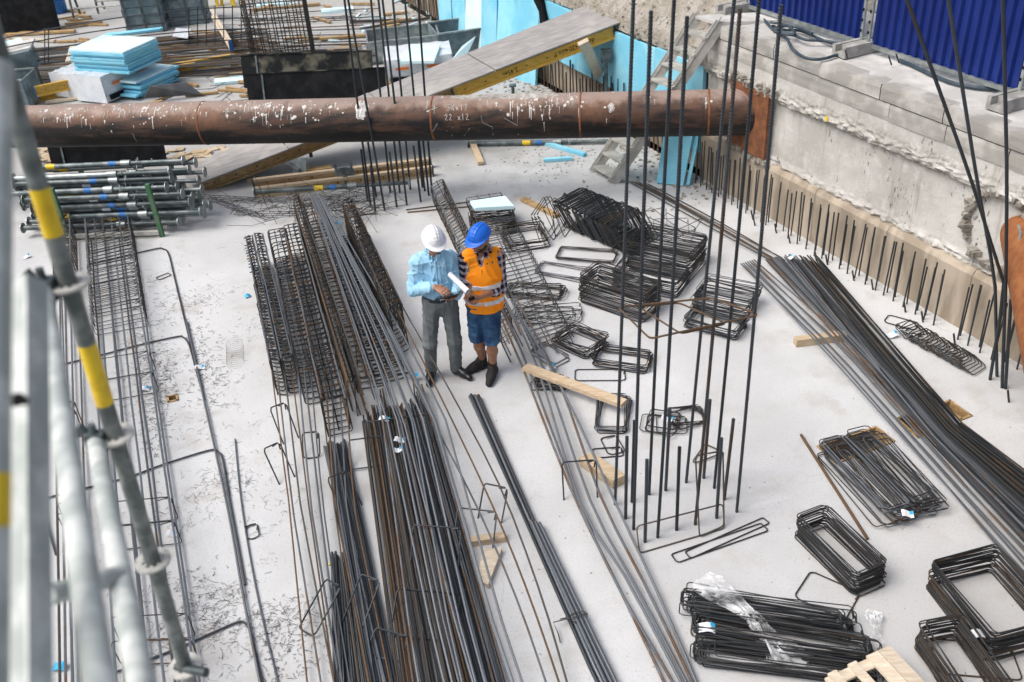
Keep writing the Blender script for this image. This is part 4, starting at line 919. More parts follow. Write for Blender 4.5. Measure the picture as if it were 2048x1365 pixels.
stack((1035, 640), (1150, 650), (1050, 618), 6, .008, 'single stirrup lying loose in front of the open flat cage', (RU, D), jit=(.05, .2))
stack((1018, 505), (1095, 495), (1005, 468), 12, .012, 'orange rusty square stirrup beside the blue helmet', (RU,), jit=(.02, .12))
stack((945, 470), (1030, 462), (950, 440), 14, .014, 'brown stirrup in the high pile behind the blue helmet', (RU, D), jit=(.02, .08))
# leaning row, like a fallen stack of cards
A, B = G(1150, 440, 0), G(1272, 492, 0); dr = _unit(B - A); sd = _unit(np.cross(dr, (0, 0, 1)))
for i in range(46):
    f = i / 45; c = A + (B - A) * f + V3(0, 0, .19); X = _unit(sd * .96 + dr * .1 + V3(0, 0, random.gauss(0, .02))); Y = _unit(dr * -.62 + V3(0, 0, .80) + sd * random.gauss(0, .02)); Y = _unit(Y - X * np.dot(X, Y))
    Mx = frame(c + sd * random.gauss(0, .015), X, Y, np.cross(X, Y))
    if i % 2: rest(Mx, .62, .40, .008, D, 0)
    else: stirrup(Mx, .62, .40, .008, random.choice((D, BL, D)), 'black stirrup in the leaning row below the stair foot, %s' % ('left half' if i < 23 else 'right half'), 'leaning row of black stirrups')
for i in range(6):
    c = G(1085 + 9 * i, 440 - 2 * i, .2); X = _unit(sd * .9 + dr * .5 + V3(0, 0, random.gauss(0, .1))); Y = _unit(V3(0, 0, 1) - dr * random.uniform(.0, .7)); Y = _unit(Y - X * np.dot(X, Y)); stirrup(frame(c, X, Y, np.cross(X, Y)), .55, .42, .006, D, 'thin stirrup propped loosely at the left of the leaning row', 'loose stirrups left of the leaning row')
for i in range(6):
    c = G(1300 + 14 * i, 440 + 4 * i, .12); Z = _unit(V3(random.gauss(0, .35), random.gauss(0, .35), 1)); X = _unit(np.cross((random.random(), 1, 0), Z)); stirrup(frame(c, X, np.cross(Z, X), Z), .45, .33, .005, random.choice((D, 'steel_mid')), 'thin stirrup tossed loosely at the right of the leaning row', 'loose stirrups right of the leaning row')
A, B = G(1815, 668), G(1942, 738); dr = _unit(B - A); sd = _unit(np.cross(dr, (0, 0, 1)))
for i in range(20):
    f = i / 19; c = A + (B - A) * f + V3(0, 0, .06); X = _unit(sd + dr * random.gauss(0, .15)); Y = _unit(-dr * .85 + V3(0, 0, .35) + sd * random.gauss(0, .1)); Y = _unit(Y - X * np.dot(X, Y)); stirrup(frame(c, X, Y, np.cross(X, Y)), .24, .20, .006, random.choice((D, D, RU)), 'small stirrup in the toppled row between the right bundle and the wall', 'toppled row of small stirrups')
for px, w, h, yaw, nm, m in (((1803, 645), .33, .17, -.7, 'flat stirrup lying at the far end of the toppled row', D), ((1200, 750), .52, .20, -.12, 'single thin stirrup lying flat right of the long plank', D), ((1100, 706), .40, .22, -.9, 'grey stirrup lying flat under the fan of six bars', 'steel_mid'), ((1100, 712), .42, .24, -.95, 'grey stirrup lying flat, doubled up under the fan of six bars', 'steel_mid'),
    ((1215, 905), .28, .13, .0, 'thin stirrup lying behind the timber wedge', D), ((1225, 890), .16, .26, .2, 'thin stirrup standing out behind the timber wedge', D), ((505, 1063), .10, .18, .25, 'small thin stirrup lying alone on the wire littered slab', D), ((327, 553), .17, .09, .7, 'tiny stirrup lying alone on the slab near the props', D),
    ((1655, 1190), .40, .32, -.7, 'thin stirrup lying behind the plastic wrapped pile', D), ((1440, 1085), .86, .10, .33, 'long slim stirrup crossing its twin left of the tidy stack', D), ((1455, 1075), .80, .08, .42, 'long slim stirrup lying highest of the pair left of the tidy stack', D), ((1950, 1318), .55, .3, -.2, 'bent stirrup half out of the picture at the bottom right', D)):
    stirrup(Matrix.Translation(G(*px, .012)) @ Matrix.Rotation(yaw, 4, 'Z'), w, h, .006, m, nm, 'single stirrups lying about', var=1)
# stirrups hung on the long bars in the foreground, standing askew
HG = [((570, 850), .16, .42, .5, .9), ((560, 930), .16, .40, .6, .9), ((622, 890), .16, .26, .1, .6), ((690, 985), .20, .36, .5, .8), ((735, 905), .34, .30, .1, .5), ((800, 880), .62, .42, .1, .9), ((640, 1215), .16, .42, -.6, .5), ((720, 1210), .18, .44, -.5, .6),
      ((870, 1110), .40, .46, -.2, .9), ((950, 1060), .34, .34, -.25, .8), ((985, 1010), .22, .34, -.4, .9), ((1160, 968), .30, .44, .0, 1.3), ((850, 1230), .50, .36, -.2, .5), ((775, 1290), .28, .20, -.4, .4), ((745, 700), .36, .40, .05, 1.0), ((770, 790), .6, .4, .1, .8)]
HN = ['standing left of the dense bundle, highest of the left three', 'standing left of the dense bundle, lowest of the left three', 'hung on the rusty bars of the loose sheaf', 'hung between the loose sheaf and the dense bundle', 'hung flat across the loose sheaf', 'wide one at the head of the dense bundle', 'tilted at the lower left over two thin bars', 'tilted beside the yellow tipped bundle', 'hung across the dense bundle in the foreground', 'hung on the right side of the dense bundle', 'hung on the rust orange bars', 'upright on the fan of six bars', 'flat wide one near the bottom of the dense bundle', 'low one between the two foreground bundles', 'hung on the grey sheaf left of the first man', 'spread round the grey sheaf above the dense bundle']
for (px, w, h, yaw, tl), nm in zip(HG, HN):
    c = G(*px, h * .32); stirrup(Matrix.Translation(c) @ Matrix.Rotation(yaw, 4, 'Z') @ Matrix.Rotation(tl, 4, 'X'), w, h, .0075, BL, 'black stirrup ' + nm, 'stirrups hung on the long bars', var=2)
# tangle of wire and lattice spacers behind the cages
mb = MB()
for i in range(150):
    g = G(random.gauss(690 if i % 3 else 560, 45), random.gauss(412, 14), random.uniform(.02, .25)); d = rng.normal(0, 1, 3) * V3(1, .6, .25); d = _unit(d) * random.uniform(.12, .5); e = rng.normal(0, .06, 3); mb.tube([g - d, g + e, g + d], .0035, 4)
build('wire_tangle', mb, M['wire'], kind='stuff', label='tangle of thin black wire and scrap bars behind the cages', cat='wire')
def lattice(a, b, nm):
    a, b = G(*a, .03), G(*b, .03); L = np.linalg.norm(b - a); X = (b - a) / L; Y = _unit(np.cross((0, 0, 1), X)); t = thing('lattice_spacer', (a + b) / 2 * V3(1, 1, 0), nm, 'spacer', 'lattice spacers behind the cages')
    for k, o in enumerate((Y * .03, Y * -.03, V3(0, 0, .05))): mb = MB(); mb.tube([a + o, b + o], .005, 5); build('chord', mb, M['steel_blue'], t)
    mb = MB(); q = []; n = int(L / .06)
    for k in range(n): q.append(a + X * L * k / n + (V3(0, 0, .05) if k % 2 else Y * (.03 if k % 4 else -.03)))
    mb.tube(q, .004, 4); build('zigzag', mb, M['steel_blue'], t)
lattice((390, 395), (520, 402), 'upper lattice spacer pointing from the props to the cages'); lattice((418, 398), (535, 438), 'lattice spacer slanting down towards the cages'); lattice((470, 428), (600, 430), 'lower lattice spacer ending inside the cages')

mb = MB(); mats_ = []
for m_, q in REST.items():
    mb.mi = len(mats_); mats_.append(M[m_]); mb.add(q.v, q.f)
build('stirrups_within_piles', mb, mats_, smooth=True, kind='stuff', label='stirrups lying between the others inside the piles on the slab', cat='stirrups')

# ================================================================= the two men
class SDF:
    def __init__(s, lo, hi, h):
        s.h = h; s.lo = np.array(lo, float); s.n = np.ceil((np.array(hi) - s.lo) / h).astype(int) + 1
        s.F = np.full(s.n, .5, np.float32); s.ax = [(s.lo[i] + h * np.arange(s.n[i])).astype(np.float32) for i in range(3)]
    def _sub(s, lo, hi):
        a = np.maximum(np.floor((np.asarray(lo) - s.lo) / s.h).astype(int), 0); b = np.minimum(np.ceil((np.asarray(hi) - s.lo) / s.h).astype(int) + 1, s.n)
        if np.any(b <= a): return None, (0, 0, 0)
        sl = tuple(slice(a[i], b[i]) for i in range(3)); return sl, np.meshgrid(*[s.ax[i][sl[i]] for i in range(3)], indexing='ij', sparse=True)
    def _mix(s, sl, d, k, sub=False):
        f = s.F[sl]
        if sub: s.F[sl] = np.maximum(f, -d); return
        if k <= 0: s.F[sl] = np.minimum(f, d); return
        h = np.maximum(k - np.abs(f - d), 0) / k; s.F[sl] = np.minimum(f, d) - h * h * k * .25
    def cone(s, a, b, ra, rb, k=.03):
        a, b = np.asarray(a, float), np.asarray(b, float); m = max(ra, rb) + k + .03
        sl, (X, Y, Z) = s._sub(np.minimum(a, b) - m, np.maximum(a, b) + m)
        if sl is None: return s
        ab = b - a; L2 = max(np.dot(ab, ab), 1e-9)
        t = np.clip(((X - a[0]) * ab[0] + (Y - a[1]) * ab[1] + (Z - a[2]) * ab[2]) / L2, 0, 1)
        d = np.sqrt((X - a[0] - t * ab[0]) ** 2 + (Y - a[1] - t * ab[1]) ** 2 + (Z - a[2] - t * ab[2]) ** 2) - (ra + (rb - ra) * t)
        s._mix(sl, d, k); return s
    def ell(s, c, r, A=None, k=.03, sub=False):
        c = np.asarray(c, float); r = np.asarray(r, float); A = np.eye(3) if A is None else np.asarray(A); m = r.max() + k + .02
        sl, g = s._sub(c - m, c + m)
        if sl is None: return s
        X, Y, Z = g[0] - c[0], g[1] - c[1], g[2] - c[2]
        q = [(X * A[i][0] + Y * A[i][1] + Z * A[i][2]) for i in range(3)]
        k0 = np.sqrt(sum((q[i] / r[i]) ** 2 for i in range(3))); k1 = np.sqrt(sum((q[i] / r[i] ** 2) ** 2 for i in range(3))) + 1e-6
        s._mix(sl, k0 * (k0 - 1) / k1, k, sub); return s
    def half(s, nrm, d):                       # keep the side where nrm.p < d
        g = np.meshgrid(*s.ax, indexing='ij', sparse=True); s.F = np.maximum(s.F, (g[0] * nrm[0] + g[1] * nrm[1] + g[2] * nrm[2] - d).astype(np.float32)); return s
    def folds(s, amp, freq, seed, dirs=None):
        g = np.meshgrid(*s.ax, indexing='ij', sparse=True); rr = np.random.default_rng(seed); m = np.abs(s.F) < .06; tot = np.zeros_like(s.F)
        for i in range(4):
            w = rr.normal(0, 1, 3); w /= np.linalg.norm(w)
            if dirs is not None: w = _unit(w * .5 + np.asarray(dirs))
            f = freq * rr.uniform(.6, 1.7); ph = rr.uniform(0, 6.28); w2 = rr.normal(0, 1, 3)
            q = np.sin(f * (g[0] * w[0] + g[1] * w[1] + g[2] * w[2]) + ph + 1.6 * np.sin(9 * (g[0] * w2[0] + g[1] * w2[1] + g[2] * w2[2]) + i)); tot += np.maximum(0, 1 - 1.25 * np.abs(q)) ** 1.5
        s.F = np.where(m, s.F - amp * tot, s.F).astype(np.float32); return s
    def mesh(s):
        F = s.F; S = F < 0; n = np.array(F.shape); c = [(i, j, k) for i in (0, 1) for j in (0, 1) for k in (0, 1)]
        cnt = sum(S[i:n[0] - 1 + i, j:n[1] - 1 + j, k:n[2] - 1 + k].astype(np.int8) for i, j, k in c); act = np.argwhere((cnt > 0) & (cnt < 8))
        if len(act) == 0: return np.zeros((0, 3)), []
        idx = -np.ones(n - 1, np.int64); idx[tuple(act.T)] = np.arange(len(act)); acc = np.zeros((len(act), 3)); num = np.zeros(len(act))
        for a in range(8):
            for b in range(a + 1, 8):
                if sum(abs(c[a][q] - c[b][q]) for q in range(3)) != 1: continue
                fa = F[tuple((act + c[a]).T)]; fb = F[tuple((act + c[b]).T)]; mk = (fa < 0) != (fb < 0); t = np.where(mk, fa / np.where(mk, fa - fb, 1), 0)
                p = np.array(c[a]) + (np.array(c[b]) - np.array(c[a])) * t[:, None]; acc += p * mk[:, None]; num += mk
        V = s.lo + (act + acc / num[:, None]) * s.h; faces = []
        for ax in range(3):
            o = [1 if i == ax else 0 for i in range(3)]; A = S[:n[0] - o[0], :n[1] - o[1], :n[2] - o[2]]; B = S[o[0]:, o[1]:, o[2]:]
            e = np.argwhere(A != B); u, v = (ax + 1) % 3, (ax + 2) % 3
            e = e[(e[:, u] > 0) & (e[:, v] > 0) & (e[:, u] < n[u] - 1) & (e[:, v] < n[v] - 1)]
            du = np.zeros(3, int); du[u] = 1; dv = np.zeros(3, int); dv[v] = 1
            q = np.stack([idx[tuple((e - du - dv).T)], idx[tuple((e - dv).T)], idx[tuple(e.T)], idx[tuple((e - du).T)]], 1); fl = A[tuple(e.T)]
            q[~fl] = q[~fl][:, ::-1]; faces.append(q)
        return V, np.concatenate(faces)
def sdf_obj(name, s, mat, parent, origin, label=None):
    V, Fq = s.mesh(); me = bpy.data.meshes.new(name); me.from_pydata(V.tolist(), [], [tuple(q) for q in Fq.tolist()]); me.materials.append(mat)
    me.polygons.foreach_set('use_smooth', [True] * len(me.polygons))
    o = bpy.data.objects.new(name, me); col.objects.link(o); o.parent = parent; WL[o] = np.asarray(origin, float)
    if label: o['label'] = label
    return o
def cloth(name, c1, c2, weave=900, rough=.85, sc=7):
    return simple(name, c1, c2, sc, .35, .7, rough, 0, weave, .15, 0, .2)
M['skin'] = simple('skin', (.42, .22, .14), (.36, .17, .105), 12, rough=.5, bscale=200, bstr=.06, rnd=0)
M['skin_dark'] = simple('tanned_skin', (.34, .17, .10), (.29, .135, .08), 12, rough=.5, bscale=200, bstr=.06, rnd=0)
M['shirt_blue'] = cloth('light_blue_cotton', (.30, .56, .76), (.38, .63, .81))
M['trouser'] = cloth('grey_trouser', (.115, .130, .135), (.150, .168, .172))
M['denim'] = cloth('blue_denim', (.016, .045, .11), (.065, .15, .27), sc=5)
M['vest'] = cloth('orange_hi_vis', (1.0, .29, .012), (1.0, .34, .02))
M['silver'] = simple('silver_reflective_tape', (.55, .56, .58), (.68, .69, .71), 30, rough=.35, metal=.2, bstr=.05, rnd=0)
M['helmet_white'] = simple('white_helmet', (.80, .81, .82), (.76, .77, .78), 6, rough=.28, bstr=.02, rnd=0, spec=.5)
M['helmet_blue'] = simple('blue_helmet', (.006, .115, .58), (.008, .13, .62), 6, rough=.26, bstr=.02, rnd=0, spec=.5)
M['leather'] = simple('black_leather', (.012, .014, .017), (.02, .022, .026), 20, rough=.32, bstr=.1, rnd=0)
M['boot'] = simple('black_boot', (.016, .015, .015), (.030, .028, .026), 25, rough=.7, bstr=.4, rnd=0)
M['hair'] = simple('dark_hair', (.012, .009, .008), (.03, .022, .017), 60, rough=.6, bstr=.5, rnd=0)
M['paper'] = simple('paper', (.72, .76, .84), (.78, .81, .87), 5, rough=.7, bstr=.05, rnd=0)
M['screen'] = simple('black_glass', (.008, .009, .011), (.012, .013, .015), 3, rough=.12, bstr=0, rnd=0)
def mk_plaid():
    t = NT('plaid_flannel'); tc = t.n('ShaderNodeTexCoord'); sp = t.n('ShaderNodeSeparateXYZ'); t.l(tc.outputs['Object'], sp.inputs[0])
    def stripe(x, p, w): return t.math('LESS_THAN', t.math('FRACT', t.math('MULTIPLY', x, 1 / p)), w)
    u = t.math('ADD', sp.outputs[0], t.math('MULTIPLY', sp.outputs[1], .8)); a = stripe(u, .078, .42); b = stripe(sp.outputs[2], .078, .42)
    c = t.mix(t.math('MULTIPLY', t.math('ADD', a, b), .5), (.012, .011, .026), (.50, .47, .50))
    c = t.mix(t.math('MULTIPLY', stripe(u, .078, .08), .6), c, (.30, .05, .12))
    return t.out(c, .9, 0, .2)
M['plaid'] = mk_plaid()

def hand(s, wrist, d, up, lat, curl=(.25, .35, .3), spread=.12, thumb=1, r=.0085, k=.008, len_=1.0):
    """wrist joint, finger direction d, back-of-hand normal up, lat towards the thumb side"""
    d, up = _unit(d), _unit(up); lat = _unit(np.asarray(lat) - d * np.dot(d, lat)); up = _unit(np.cross(d, lat) * np.sign(np.dot(np.cross(d, lat), up) or 1))
    kn = []
    for i, (o, L) in enumerate(((.030, .083), (.010, .088), (-.010, .084), (-.029, .076))):
        q = wrist + d * L * len_ + lat * o - up * abs(o) * .08; kn.append(q); s.cone(wrist + d * .012 + lat * o * .55, q, .015, .0125, .012)
    for i, L in enumerate((.070, .078, .073, .058)):
        p = kn[i]; ang = 0.0; sp = (1.5 - i) * spread
        for j, f in enumerate((.45, .30, .25)):
            ang += curl[j]; dd = _unit(d * math.cos(ang) - up * math.sin(ang) + lat * sp); q = p + dd * L * f * len_; s.cone(p, q, r * (1.12 - .1 * j), r * (1.02 - .1 * j), k); p = q
    p = wrist + d * .022 + lat * .022; q = p + _unit(lat * .75 + d * .65 - up * .15 * thumb) * .042; s.cone(p, q, .0145, .011, .012)
    q2 = q + _unit(lat * .25 + d * .9 - up * .25 * thumb) * .034; s.cone(q, q2, .0105, .0095, k); s.cone(q2, q2 + _unit(d * .95 - up * .3 * thumb) * .024, .0095, .008, k)
def head(s, c, f, u, dark=False):
    f = _unit(f); u = _unit(np.asarray(u) - f * np.dot(f, u)); r = np.cross(f, u); A = [r, f, u]
    s.ell(c + u * .035 - f * .012, (.076, .096, .092), A, .02); s.ell(c - u * .045 + f * .022, (.058, .066, .072), A, .04)
    s.cone(c - u * .088 + f * .066, c - u * .092 + f * .060, .022, .02, .03)                                     # chin
    s.cone(c + u * .012 + f * .088, c - u * .030 + f * .106, .009, .014, .012); s.ell(c - u * .034 + f * .098, (.017, .010, .009), A, .008)   # nose
    for q in (-1, 1):
        s.ell(c + r * q * .031 + u * .008 + f * .098, (.015, .014, .010), A, 0, True)                             # eye socket
        s.cone(c + r * q * .016 + u * .024 + f * .088, c + r * q * .046 + u * .020 + f * .074, .008, .007, .012)  # brow
        s.ell(c + r * q * .078 - u * .006 - f * .012, (.010, .020, .032), A, .008)                                # ear
        s.ell(c + r * q * .040 - u * .022 + f * .070, (.020, .020, .018), A, .025)                                # cheek
    s.cone(c + r * .020 - u * .060 + f * .084, c - r * .020 - u * .060 + f * .084, .006, .006, .006); s.cone(c + r * .016 - u * .071 + f * .081, c - r * .016 - u * .071 + f * .081, .007, .007, .006)
    return r, f, u
def helmet(parent, O, c, f, u, mat, label):
    f = _unit(f); u = _unit(np.asarray(u) - f * np.dot(f, u)); r = np.cross(f, u); A = [r, f, u]; b = c + u * .050 - f * .01
    s = SDF(b - .22, b + .22, .005); s.ell(b, (.108, .130, .112), A, 0); s.half(tuple(-u), -np.dot(u, b) + .002)
    s.ell(b + f * .030 + u * .004, (.119, .156, .012), A, .016)                                                   # brim, longer in front
    for q, rr in ((0, .010), (.030, .007), (-.030, .007)):
        P = [b + r * q * (1 - .3 * abs(t)) + f * .130 * math.sin(t) * .93 + u * (.111 if q == 0 else .106) * math.cos(t) for t in np.linspace(-1.1, 1.15, 9)]
        for p0, p1 in zip(P, P[1:]): s.cone(p0, p1, rr, rr, .012)
    return sdf_obj('helmet', s, mat, parent, O, label)
def eyes(parent, O, c, f, u):
    f = _unit(f); u = _unit(np.asarray(u) - f * np.dot(f, u)); r = np.cross(f, u)
    for q in (-1, 1):
        s = SDF(c + r * q * .031 + u * .008 + f * .08 - .03, c + r * q * .031 + u * .008 + f * .08 + .03, .004); s.ell(c + r * q * .031 + u * .008 + f * .080, (.013, .012, .010), [r, f, u], 0); sdf_obj('eye', s, M['hair'], parent, O)
def shoe(parent, O, heel, toe, mat, h=.075, w=.045, top=.10, name='shoe'):
    s = SDF(np.minimum(heel, toe) - .14 - V3(0, 0, .0), np.maximum(heel, toe) + .14 + V3(0, 0, .06), .006); d = _unit(toe - heel); mid = (heel + toe) / 2
    s.cone(heel + V3(0, 0, .045), mid + V3(0, 0, .045), w, w * .95, .02); s.cone(mid + V3(0, 0, .045), toe + V3(0, 0, .032), w * 1.0, w * .72, .02); s.cone(heel + V3(0, 0, .05) + d * .02, heel + V3(0, 0, top) + d * .025, w * .98, w * .92, .03)
    s.cone(heel + d * .04 + V3(0, 0, .085), mid + d * .03 + V3(0, 0, .055), w * .8, w * .75, .03)
    s.half((0, 0, -1), .0); return sdf_obj(name, s, mat, parent, O)
def loc(g): return lambda x, y, dy: onY(x, y, g[1] + dy) - g

# ---------- man in the white helmet
g1 = G(890, 753); J = loc(g1)
man = thing('person', g1, 'man in a white helmet, light blue shirt and grey trousers, typing on a tablet', 'person')
shR, shL = V3(-.128, .02, 1.392), V3(.202, .05, 1.382)
elR, elL = J(828, 580, .02), J(919, 566, .06); wrR, wrL = J(869, 574, -.21), J(913, 590, -.22)
hipR, hipL = V3(-.045, .03, .93), V3(.125, .03, .93)
knR, knL = J(860, 690, -.04), J(909, 683, -.02); anR, anL = J(863, 742, .02), J(912, 733, .02); anR[2] = .11; anL[2] = .11
hc = V3(.050, -.045, 1.630); hf = V3(.28, -.82, -.44); hu = V3(.15, -.32, .93)
s = SDF((-.42, -.45, -.02), (.36, .32, 1.85), .0055)
head(s, hc, hf, hu); s.cone(V3(.04, .035, 1.42), hc + V3(0, .03, -.06), .058, .053, .03)
s.ell((.035, .05, 1.25), (.145, .09, .20), k=.04); s.ell((.045, .04, 1.02), (.135, .09, .16), k=.06); s.cone(shR, shL, .055, .055, .05)
for a, b, c in ((shR, elR, wrR), (shL, elL, wrL)): s.cone(a, b, .047, .038, .03); s.cone(b, c, .038, .026, .02)
for a, b, c in ((hipR, knR, anR), (hipL, knL, anL)): s.cone(a, b, .078, .052, .04); s.cone(b, c, .05, .036, .03)
for a, d in ((anR, V3(-.03, -.2, 0)), (anL, V3(.12, -.15, 0))): s.cone(a, a + d * .25 - V3(0, 0, .07), .032, .025, .03)
hand(s, wrR, V3(.80, -.40, -.30), V3(.25, -.35, .9), V3(.2, .9, .3), (.10, .30, .25), .20, r=.0095, len_=1.08)
hand(s, wrL, V3(-.75, -.55, .0), V3(-.1, .1, -1), V3(.5, -.8, .1), (.1, .25, .3), .08)
body = sdf_obj('body', s, M['skin'], man, g1)
s = SDF((-.40, -.42, .88), (.46, .34, 1.60), .005)                      # shirt
s.ell((.035, .045, 1.25), (.172, .114, .215), k=.05); s.ell((.045, .04, 1.04), (.166, .116, .17), k=.07); s.cone(shR, shL, .066, .066, .06); s.cone(shR + V3(.08, 0, .02), shL + V3(-.08, 0, .02), .06, .06, .05)
for a, b, c in ((shR, elR, wrR), (shL, elL, wrL)):
    e = c + (b - c) * .10; s.cone(a, b, .068, .060, .028); s.cone(b, e, .060, .045, .022); s.cone(e + (b - e) * .12, e, .047, .043, .006)
for t in np.linspace(0, 2 * math.pi, 15)[:-1]:                            # collar
    a = V3(.042 + .072 * math.cos(t), .02 + .068 * math.sin(t), 1.455 + .026 * math.sin(t)); s.cone(a, a + V3(.010 * math.cos(t), .010 * math.sin(t), .042), .011, .009, .006)
s.folds(.0085, 26, 5, (.5, .1, .4)); s.half((0, 0, -1), -.955)
s.ell((.045, -.085, 1.46), (.026, .05, .065), k=0, sub=True)
sh = sdf_obj('shirt', s, M['shirt_blue'], man, g1)
s = SDF((-.10, -.2, .95), (.12, .02, 1.46), .005); P = [V3(.045, -.062, 1.42), V3(.044, -.066, 1.34), V3(.044, -.070, 1.25), V3(.045, -.074, 1.12), V3(.047, -.080, 1.0)]
for a, b in zip(P, P[1:]): s.cone(a, b, .012, .012, .004)
sdf_obj('button_placket', s, M['shirt_blue'], sh, g1)
s = SDF((-.30, -.28, .03), (.34, .28, 1.03), .0055)                        # trousers
s.ell((.042, .035, .93), (.170, .126, .12), k=.05); s.ell((.040, .035, .85), (.10, .09, .09), k=.05)
for a, b, c in ((hipR, knR, anR), (hipL, knL, anL)): s.cone(a, b, .092, .068, .04); s.cone(b, c - V3(0, 0, .03), .067, .057, .03)
s.folds(.0045, 24, 9, (.5, 0, .4)); s.half((0, 0, 1), .985); s.half((0, 0, -1), -.065); sdf_obj('trousers', s, M['trouser'], man, g1)
s = SDF((-.25, -.25, .93), (.29, .25, 1.03), .005); s.ell((.043, .035, .93), (.178, .134, .14), k=0); s.half((0, 0, 1), .992); s.half((0, 0, -1), -.958); bl = sdf_obj('belt', s, M['leather'], man, g1)
mb = MB(); bc = V3(.085, -.086, .976); fr = ring([bc + V3(x, 0, z) for x, z in ((-.028, -.018), (.028, -.018), (.028, .018), (-.028, .018))], .005, 2); mb.tube([g1 + q for q in fr], .004, 5, closed=True); build('buckle', mb, M['silver'], bl)
helmet(man, g1, hc, hf, hu, M['helmet_white'], 'white safety helmet'); eyes(man, g1, hc, hf, hu)
_f = _unit(hf); _u = _unit(hu - _f * np.dot(_f, hu)); _r = np.cross(_f, _u)
s = SDF(hc - .14, hc + .14, .006); s.ell(hc + _u * .03 - _f * .022, (.083, .095, .085), [_r, _f, _u], 0); s.half(tuple(_f), np.dot(_f, hc) + .005); s.half(tuple(-_u), -np.dot(_u, hc) + .045); sdf_obj('hair', s, M['hair'], man, g1)
mb = MB()
for q in (-1, 1):
    e = hc + _r * q * .032 + _u * .006 + _f * .112; mb.tube([g1 + e + _r * .024 * math.cos(t) + _u * .017 * math.sin(t) for t in np.linspace(0, 2 * math.pi, 13)[:-1]], .0022, 4, closed=True); mb.tube([g1 + e + _r * q * .024, g1 + hc + _r * q * .080 + _u * .008 - _f * .0], .002, 4)
mb.tube([g1 + hc + _r * .008 + _u * .01 + _f * .114, g1 + hc - _r * .008 + _u * .01 + _f * .114], .002, 4); build('glasses', mb, M['hair'], man)
shoe(man, g1, anR + V3(0, .02, -.11), anR + V3(-.025, -.19, -.11), M['leather']); shoe(man, g1, anL + V3(-.01, .02, -.11), anL + V3(.14, -.13, -.11), M['leather'])
# tablet and drawing roll
tc = g1 + J(896, 592, -.31); tx = _unit(V3(.96, .0, .20)); ty = _unit(V3(.0, .90, -.34)); tz = _unit(np.cross(tx, ty)); ty = np.cross(tz, tx)
tb = thing('tablet', tc - tz * .01, 'dark tablet held flat by the man in the white helmet', 'tablet')
mb = MB(); mb.box(tc, (.25, .17, .010), tx, ty, tz); build('case', mb, M['leather'], tb)
mb = MB(); mb.box(tc + tz * .0058, (.225, .145, .002), tx, ty, tz); build('screen', mb, M['screen'], tb)
ra, rb = g1 + J(900, 549, -.10), g1 + J(936, 584, -.34); rx = _unit(rb - ra); mb = MB(); U = _unit(np.cross(rx, (0, 0, 1))); Wv = np.cross(rx, U); vs = []
NA = 44
for i in range(NA):
    a = 2 * math.pi * 2.2 * i / (NA - 1); rr = .030 - .006 * i / (NA - 1)
    for p in (ra, rb): vs.append(p + (U * math.cos(a) + Wv * math.sin(a)) * rr)
mb.add(vs, [(2 * i, 2 * i + 1, 2 * i + 3, 2 * i + 2) for i in range(NA - 1)]); build('drawing_roll', mb, M['paper'], smooth=True, label='white rolled up drawing under the arm of the man in blue', cat='paper roll')

# ---------- man in the blue helmet
g2 = G(972, 748); J = loc(g2)
man2 = thing('person', g2, 'man in a blue helmet, orange vest, plaid shirt and denim shorts', 'person')
shR, shL = V3(-.085, -.01, 1.415), V3(.225, .055, 1.375)
elR, elL = J(933, 563, .03), J(1001, 576, .03); wrR, wrL = J(935, 588, -.19), J(961, 595, -.22)
hipR, hipL = V3(-.035, .02, .92), V3(.125, .03, .92)
knR, knL = J(955, 680, .0), J(984, 688, -.07); anR, anL = J(966, 724, .10), J(986, 736, -.02); anR[2] = .12; anL[2] = .12
hc = V3(.070, -.04, 1.620); hf = V3(-.56, -.72, -.36); hu = V3(-.2, -.25, .93)
s = SDF((-.40, -.45, -.02), (.42, .34, 1.85), .0055)
head(s, hc, hf, hu); s.cone(V3(.075, .03, 1.41), hc + V3(.02, .03, -.06), .058, .053, .03)
s.ell((.065, .03, 1.24), (.145, .095, .20), k=.04); s.ell((.05, .03, 1.02), (.14, .10, .16), k=.06); s.cone(shR, shL, .055, .055, .05)
for a, b, c in ((shR, elR, wrR), (shL, elL, wrL)): s.cone(a, b, .047, .042, .03); s.cone(b, b + (c - b) * .3, .042, .041, .02); s.cone(b + (c - b) * .3, c, .041, .027, .02)
for a, b, c in ((hipR, knR, anR), (hipL, knL, anL)): s.cone(a, b, .082, .055, .04); s.cone(b, b + (c - b) * .35 + V3(0, .015, 0), .050, .056, .03); s.cone(b + (c - b) * .35 + V3(0, .015, 0), c, .056, .037, .03)
hand(s, wrR, V3(.30, -.75, -.35), V3(-.6, -.2, .5), V3(.5, -.2, .8), (.5, .6, .5), .04)
hand(s, wrL, V3(-.88, -.35, -.10), V3(-.1, -.35, -.9), V3(-.1, -.5, .8), (.35, .6, .6), .05)
sdf_obj('body', s, M['skin_dark'], man2, g2)
s = SDF((-.38, -.42, .90), (.44, .36, 1.62), .0055)                        # plaid shirt, sleeves rolled to the forearm
s.ell((.065, .03, 1.24), (.168, .115, .21), k=.05); s.ell((.05, .03, 1.04), (.160, .118, .16), k=.07); s.cone(shR, shL, .064, .064, .06)
for a, b, c in ((shR, elR, wrR), (shL, elL, wrL)): s.cone(a, b, .066, .060, .03); e = b + (c - b) * .34; s.cone(b, e, .059, .054, .02); s.cone(e + (b - e) * .18, e, .062, .060, .006)
